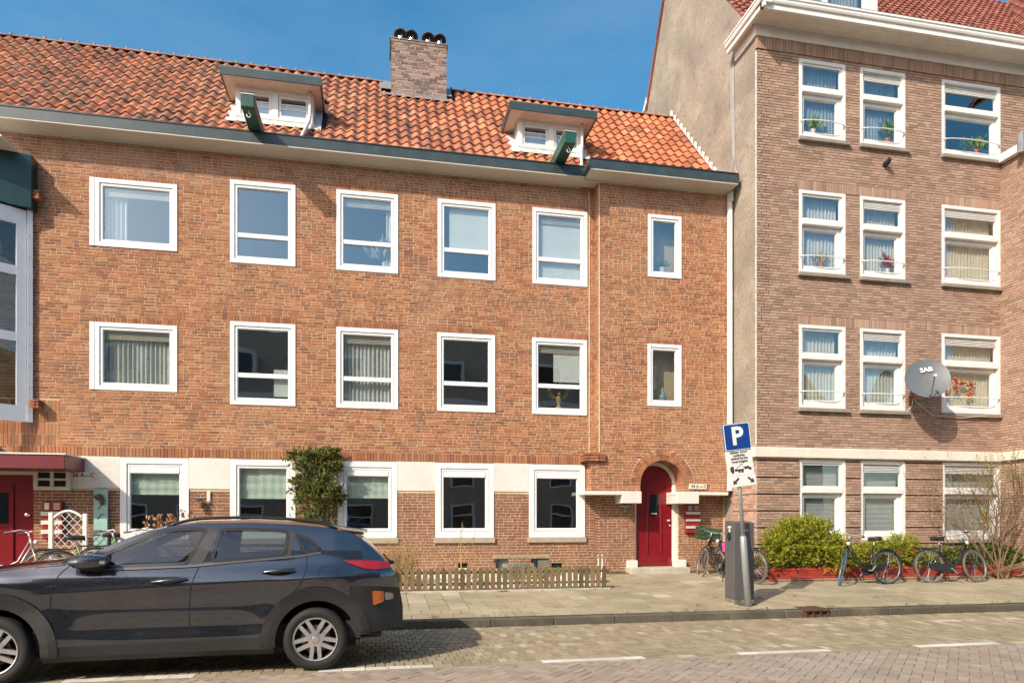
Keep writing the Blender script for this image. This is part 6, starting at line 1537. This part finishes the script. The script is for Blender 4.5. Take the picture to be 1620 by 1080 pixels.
def bush(name, loc, blobs, n, L, W, mat, label, cat, seed, ntw=30, group=None, shell=.5, trad=.008):
    r = random.Random(seed); T_ = thing(name, loc, label, cat, group); m = MB(); leafcloud(m, blobs, int(n*.62), L, W, r, shell=shell); tw = MB()
    for i in range(int(n*.4/15)):                                   # feathery shoots that break the outline
        c, q = r.choice(blobs); d = Vector((r.gauss(0, .8), r.gauss(-.25, .7), r.gauss(.45, .6))).normalized(); c = Vector(c)
        a = c+Vector((d.x*q[0], d.y*q[1], d.z*q[2]))*.6; e = c+Vector((d.x*q[0], d.y*q[1], d.z*q[2]))*r.uniform(1.05, 1.5)+Vector((0, 0, -.03)); tw.tube([a, a.lerp(e, .5)+Vector((0, 0, .02)), e], [.004, .003, .0015], 4, caps=False)
        for k in range(15): t = .25+.75*k/14; leaf(m, a.lerp(e, t), (e-a).normalized()*.6+Vector((r.gauss(0, .6), r.gauss(0, .6), r.gauss(.1, .4))), L*r.uniform(.6, 1.2), W*r.uniform(.7, 1.1), min(1, max(0, r.gauss(.62, .2))), r)
    m.build('foliage', mat, T_); tw.build('shoots', bark, T_)
    m = MB(); twigs(m, loc, blobs, ntw, r, trad); m.build('stems', bark, T_); return T_
zb_ = pz(13.2)
bush('hedge_shrub', (8.95, 13.15, zb_), [((8.55, 13.1, 1.08), (.5, .24, .46)), ((9.05, 13.1, 1.18), (.5, .26, .46)), ((9.5, 13.12, 1.0), (.45, .22, .36)), ((8.3, 13.02, .95), (.35, .24, .34)), ((9.0, 13.05, .9), (.7, .2, .28)), ((9.75, 13.05, .75), (.35, .22, .3)), ((8.7, 13.15, 1.4), (.25, .2, .22)), ((9.3, 13.15, 1.42), (.28, .2, .2))], 12500, .075, .034, hedge_m, 'big golden-green shrub behind the start of the red garden wall', 'shrub', 1, 70)
bush('hedge_shrub', (10.6, 13.15, zb_), [((10.2, 13.1, .75), (.5, .2, .3)), ((10.75, 13.12, .82), (.5, .2, .32)), ((11.3, 13.1, .95), (.5, .22, .32)), ((11.75, 13.1, .78), (.45, .2, .28))], 7000, .07, .032, hedge_m, 'golden-green hedge behind the bicycle with the blue tyre', 'hedge', 2, 50)
bush('hedge_shrub', (13.2, 13.15, zb_), [((12.4, 13.12, .72), (.45, .18, .28)), ((13.1, 13.14, .74), (.5, .18, .28)), ((13.8, 13.14, .76), (.5, .18, .28)), ((14.35, 13.1, .72), (.35, .18, .25)), ((15.2, 12.2, .7), (.5, .4, .3))], 7500, .065, .03, hedge_d, 'dark green low hedge at the foot of the bare shrub', 'hedge', 3, 50)
bush('wall_climber', (-1.2, 14.6, pz(14.6)), [((-1.3, 14.62, 2.72), (.42, .2, .32)), ((-1.15, 14.6, 2.35), (.36, .22, .36)), ((-1.3, 14.6, 1.95), (.34, .2, .34)), ((-1.25, 14.65, 1.6), (.4, .18, .3)), ((-1.5, 14.66, 2.9), (.3, .14, .16)), ((-.95, 14.66, 2.7), (.22, .14, .2)), ((-1.62, 14.7, 2.35), (.16, .1, .16)), ((-.85, 14.7, 2.1), (.14, .1, .2)), ((-1.0, 14.68, 3.02), (.2, .1, .1))], 4600, .085, .045, ivy_m, 'bushy dark climber growing up the pier between the ground floor windows', 'climber', 4, 60, shell=.25)
bush('silver_plant', (2.85, 13.9, pz(13.9)), [((2.68, 13.9, .56), (.15, .15, .1)), ((2.9, 13.9, .58), (.16, .15, .11)), ((3.1, 13.9, .56), (.12, .14, .09))], 1300, .07, .012, grey_m, 'silvery spiky plant in front of the plank bench', 'plant', 5, 10)
bush('flowering_twig_bush', (-3.9, 13.9, pz(13.9)), [((-4.1, 13.9, 1.35), (.4, .2, .35)), ((-3.6, 13.9, 1.45), (.25, .2, .3))], 350, .07, .05, leafmat('peach_blossom', [(0, (.2, .14, .05)), (.5, (.5, .25, .12)), (1, (.6, .4, .25))], .2), 'peach flowering twigs before the leftmost ground floor window', 'shrub', 6, 30, shell=.6, trad=.006)
bush('garden_weeds', (1.6, 13.2, pz(13.2)), [((1.7, 13.1, .42), (.3, .2, .14)), ((2.9, 13.0, .42), (.4, .2, .12)), ((.4, 13.0, .42), (.4, .2, .16))], 900, .06, .02, hedge_d, 'small green weeds growing behind the picket fence', 'weeds', 7, 8)
# dry stalks by the corner of the fence
def stalks(name, loc, n, spread, hmin, hmax, label, cat, seed, leafy=5, mat=dry_m, r0=.006):
    r = random.Random(seed); T_ = thing(name, loc, label, cat); m = MB(); lm = MB(); b0 = Vector(loc)
    for i in range(n):
        a = r.uniform(0, 6.3); b = b0+Vector((r.gauss(0, spread*.4), r.gauss(0, spread*.25), 0)); h_ = r.uniform(hmin, hmax); e = b+Vector((math.cos(a)*spread*r.random(), math.sin(a)*spread*.5*r.random(), h_)); md = b.lerp(e, .5)+Vector((r.uniform(-.05, .05), r.uniform(-.03, .03), 0))
        m.tube([b, md, e], [r0, r0*.7, r0*.35], 4, val=r.random())
        for k in range(leafy):
            t = r.uniform(.35, 1.05); p = b.lerp(e, t); leaf(lm, p, Vector((r.gauss(0, 1), r.gauss(0, 1), r.gauss(.3, .7))), r.uniform(.03, .08), r.uniform(.008, .02), r.random(), r)
    m.build('stalks', mat, T_); lm.build('leaves', mat, T_); return T_
stalks('dry_stalk_clump', (.45, 13.5, pz(13.5)), 90, .34, .45, .95, 'clump of dry straw-coloured stalks behind the parked car', 'dry grass', 1, 7)
stalks('young_sapling', (1.65, 13.6, pz(13.6)), 3, .3, 1.0, 1.5, 'thin bare sapling between the two right ground floor windows', 'sapling', 2, 8, mat=dry_m, r0=.009)
# bare shrub at the right edge
r = random.Random(77)
bs_ = thing('bare_shrub', (13.75, 12.85, pz(12.9)), 'tall bare branching shrub at the right edge before the apartment window', 'shrub')
m = MB(); lv = MB()
def grow(p, d, L, rd, depth):
    n_ = 4; pts = [p]; q = p.copy(); dd = d.copy()
    for i in range(n_):
        dd = (dd+Vector((r.gauss(0, .11), r.gauss(0, .07), r.gauss(.02, .06)))).normalized(); q = q+dd*L/n_; 
        if q.y > 13.35: q.y = 13.35
        pts.append(q.copy())
    m.tube(pts, [rd*(1-.14*i) for i in range(n_+1)], 6 if rd > .01 else 4, caps=False)
    if depth == 0:
        for i in range(7):
            t = r.choice(pts[1:]); leaf(lv, t, Vector((r.gauss(0, 1), r.gauss(0, 1), r.gauss(.5, .6))), r.uniform(.02, .045), .018, r.random(), r)
        return
    for k in range(3 if depth > 1 else 3):
        s = pts[r.randint(2, n_)]; a = (dd+Vector((r.gauss(0, .55), r.gauss(0, .3), r.gauss(.12, .3)))).normalized(); grow(s.copy(), a, L*r.uniform(.55, .8), rd*.55, depth-1)
for k in range(13):
    a = rad(-38+k*6.3+r.uniform(-4, 4)); grow(Vector((13.75+r.uniform(-.18, .18), 12.9+r.uniform(-.12, .12), pz(12.9))), Vector((math.sin(a), r.uniform(-.18, .05), math.cos(a))), r.uniform(1.1, 1.6), .021, 3)
for k in range(4): grow(Vector((12.9+r.uniform(-.3, .3), 13.1, pz(13)+.3)), Vector((r.uniform(-.5, -.1), -.05, 1)), r.uniform(.9, 1.3), .010, 2)
m.build('branches', bark, bs_, smooth=True); lv.build('buds', leafmat('bud_leaf', [(0, (.2, .16, .04)), (1, (.4, .42, .12))], .3), bs_)

# ================================================================ THINGS ON THE WINDOW SILLS
eg = thing('eagle_ornament', (4.05, 14.98, 4.2), 'golden brown eagle figure with raised wings in the first floor window', 'ornament')
gold = varied('gilt_feathers', [(0, (.16, .09, .03)), (.5, (.34, .2, .07)), (1, (.5, .34, .13))], rough=.5, bmp=0)
m = MB(); m.ball((4.05, 15.0, 4.36), (.06, .05, .11), 10, 8, .5); m.ball((4.05, 14.97, 4.49), (.035, .045, .04), 8, 6, .6); m.add([(4.04, 14.93, 4.49), (4.06, 14.93, 4.49), (4.05, 14.9, 4.47)], [(0, 1, 2)]); m.build('body', gold, eg, smooth=True)
for s in (-1, 1):
    m = MB(); rr_ = random.Random(3)
    for k in range(16):
        t = k/15; b = Vector((4.05+s*(.05+.13*t), 15.0, 4.38+.12*t)); tip = b+Vector((s*(.07+.06*(1-t)), .02, .03+.13*t)); 
        for dz in (0, .03): leaf(m, b+Vector((0, 0, dz)), tip-b, (tip-b).length*1.4, .035, rr_.random(), rr_)
    m.build('wing', gold, eg)
m = MB(); m.lathe([(0, 0), (.085, 0), (.08, .03), (.03, .05), (.03, .1)], 16, (4.05, 15.0, 4.165), 'z'); m.build('base', simple('yellow_base', (.5, .36, .05), .5), eg)
MB().box(3.6, 4.5, 14.93, 15.1, 4.14, 4.163).build('sill_board', pvc, eg)
def potplant(loc, label, seed, h=.3, n=120, potc=(.5, .48, .44), mat=pot_m, L=.1, W=.03, sprd=.12):
    r_ = random.Random(seed); T_ = thing('pot_plant', loc, label, 'plant', 'plants on the window sills'); x, y, z = loc
    m = MB(); m.lathe([(0, 0), (.05, 0), (.07, .1), (.062, .1), (0, .09)], 14, loc, 'z'); m.build('pot', simple('pot_%d' % seed, potc, .5), T_)
    m = MB()
    for i in range(n):
        a = r_.uniform(0, 6.3); d = Vector((math.cos(a)*r_.random(), math.sin(a)*.4*r_.random(), r_.uniform(.4, 1.2))); b = Vector((x, y, z+.1))+Vector((d.x*sprd, d.y*sprd, d.z*h*.6*r_.random())); leaf(m, b, d, L*r_.uniform(.7, 1.4), W, r_.random(), r_)
    m.build('leaves', mat, T_)
sz = [c+.19 for c, d in ROWS]
potplant((9.55, 13.62, sz[0]), 'grassy green plants in the top left window of the apartment building', 11, .3, 160, sprd=.3)
potplant((11.45, 13.62, sz[0]), 'tall yellow-green plant in the top middle window of the apartment building', 12, .55, 200, (.35, .1, .06), L=.16)
potplant((13.85, 13.62, sz[0]), 'green plant in red pot in the top right window of the apartment building', 13, .4, 200, (.4, .08, .05), sprd=.4)
potplant((9.75, 13.62, sz[1]), 'straw-coloured plant in the second row left window of the apartment building', 14, .3, 130, (.3, .12, .06), mat=dry_m, L=.14, W=.014, sprd=.2)
potplant((11.45, 13.62, sz[1]), 'red-leaved plant in the second row middle window of the apartment building', 15, .4, 120, mat=leafmat('red_leaf', [(0, (.15, .03, .02)), (1, (.35, .06, .05))], .2), L=.13)
potplant((6.42, 14.66, 7.32), 'small white potted plant in the narrow upper stair window', 16, .2, 60, (.7, .7, .66), L=.08)
potplant((0.15, 15.05, 7.12), 'pale broad-leaved plant behind the second floor window under the chimney', 17, .45, 60, (.6, .6, .56), mat=leafmat('pale_leaf', [(0, (.3, .36, .3)), (1, (.5, .54, .46))], .3), L=.26, W=.12, sprd=.3)
vz = MB(); vz.lathe([(0, 0), (.07, 0), (.09, .06), (.07, .14), (.03, .2), (.035, .24), (.015, .3), (.0, .33)], 18, (6.42, 14.64, 4.35), 'z')
tag(vz.build('glass_vase', simple('blue_grey_vase', (.2, .3, .33), .2, var=.05), smooth=True), 'blue-grey lidded vase in the narrow lower stair window', 'vase')
wr = thing('flower_garland', (13.3, 13.57, 4.75), 'red and orange flower garland hanging in the window beside the dish', 'garland')
r_ = random.Random(9); m = MB()
for c in ((12.98, 4.72), (13.2, 4.88), (13.42, 4.84), (13.62, 4.78), (13.6, 4.6), (12.95, 4.62), (13.25, 4.7)):
    for i in range(26): leaf(m, Vector((c[0]+r_.gauss(0, .045), 13.56, c[1]+r_.gauss(0, .04))), Vector((r_.gauss(0, 1), -.4, r_.gauss(0, 1))), .075, .05, r_.random(), r_)
m.build('blossom', leafmat('garland_petal', [(0, (.3, .03, .02)), (.5, (.5, .12, .04)), (.85, (.55, .3, .08)), (1, (.6, .55, .3))], .2), wr)
yl = MB()
for i in range(70): leaf(yl, Vector((14.02+r_.gauss(0, .05), 13.55, 1.72+r_.gauss(0, .1))), Vector((r_.gauss(0, 1), -.4, r_.gauss(0, 1))), .06, .04, r_.random(), r_)
tag(yl.build('yellow_flower_spray', leafmat('yellow_petal', [(0, (.4, .33, .03)), (1, (.7, .6, .08))], .2)), 'spray of yellow flowers in the ground floor window behind the bare shrub', 'flowers')

# weeds along the foot of the walls, the kerb and the fence
r_ = random.Random(51); wd = MB()
spots = [(r_.uniform(4.5, 8), 14.78) for _ in range(16)]+[(r_.uniform(8.1, 15), 12.93) for _ in range(22)]+[(r_.uniform(-.6, 12), KERB_Y+.16) for _ in range(26)]+[(r_.uniform(-.6, 4.4), 12.44) for _ in range(16)]+[(6.1, 10.7), (6.35, 10.68), (6.02, 10.9)]+[(r_.uniform(1, 10), r_.uniform(10.4, 12.3)) for _ in range(14)]
for (x, y) in spots:
    for i in range(r_.randint(5, 16)): leaf(wd, Vector((x+r_.gauss(0, .04), y+r_.gauss(0, .012), pz(y)+.004)), Vector((r_.gauss(0, .7), r_.gauss(-.2, .5), 1)), r_.uniform(.02, .06), .008, r_.random(), r_)
tag(wd.build('joint_weeds', hedge_d), 'little weeds growing in the joints of the pavement', 'weeds', kind='stuff')
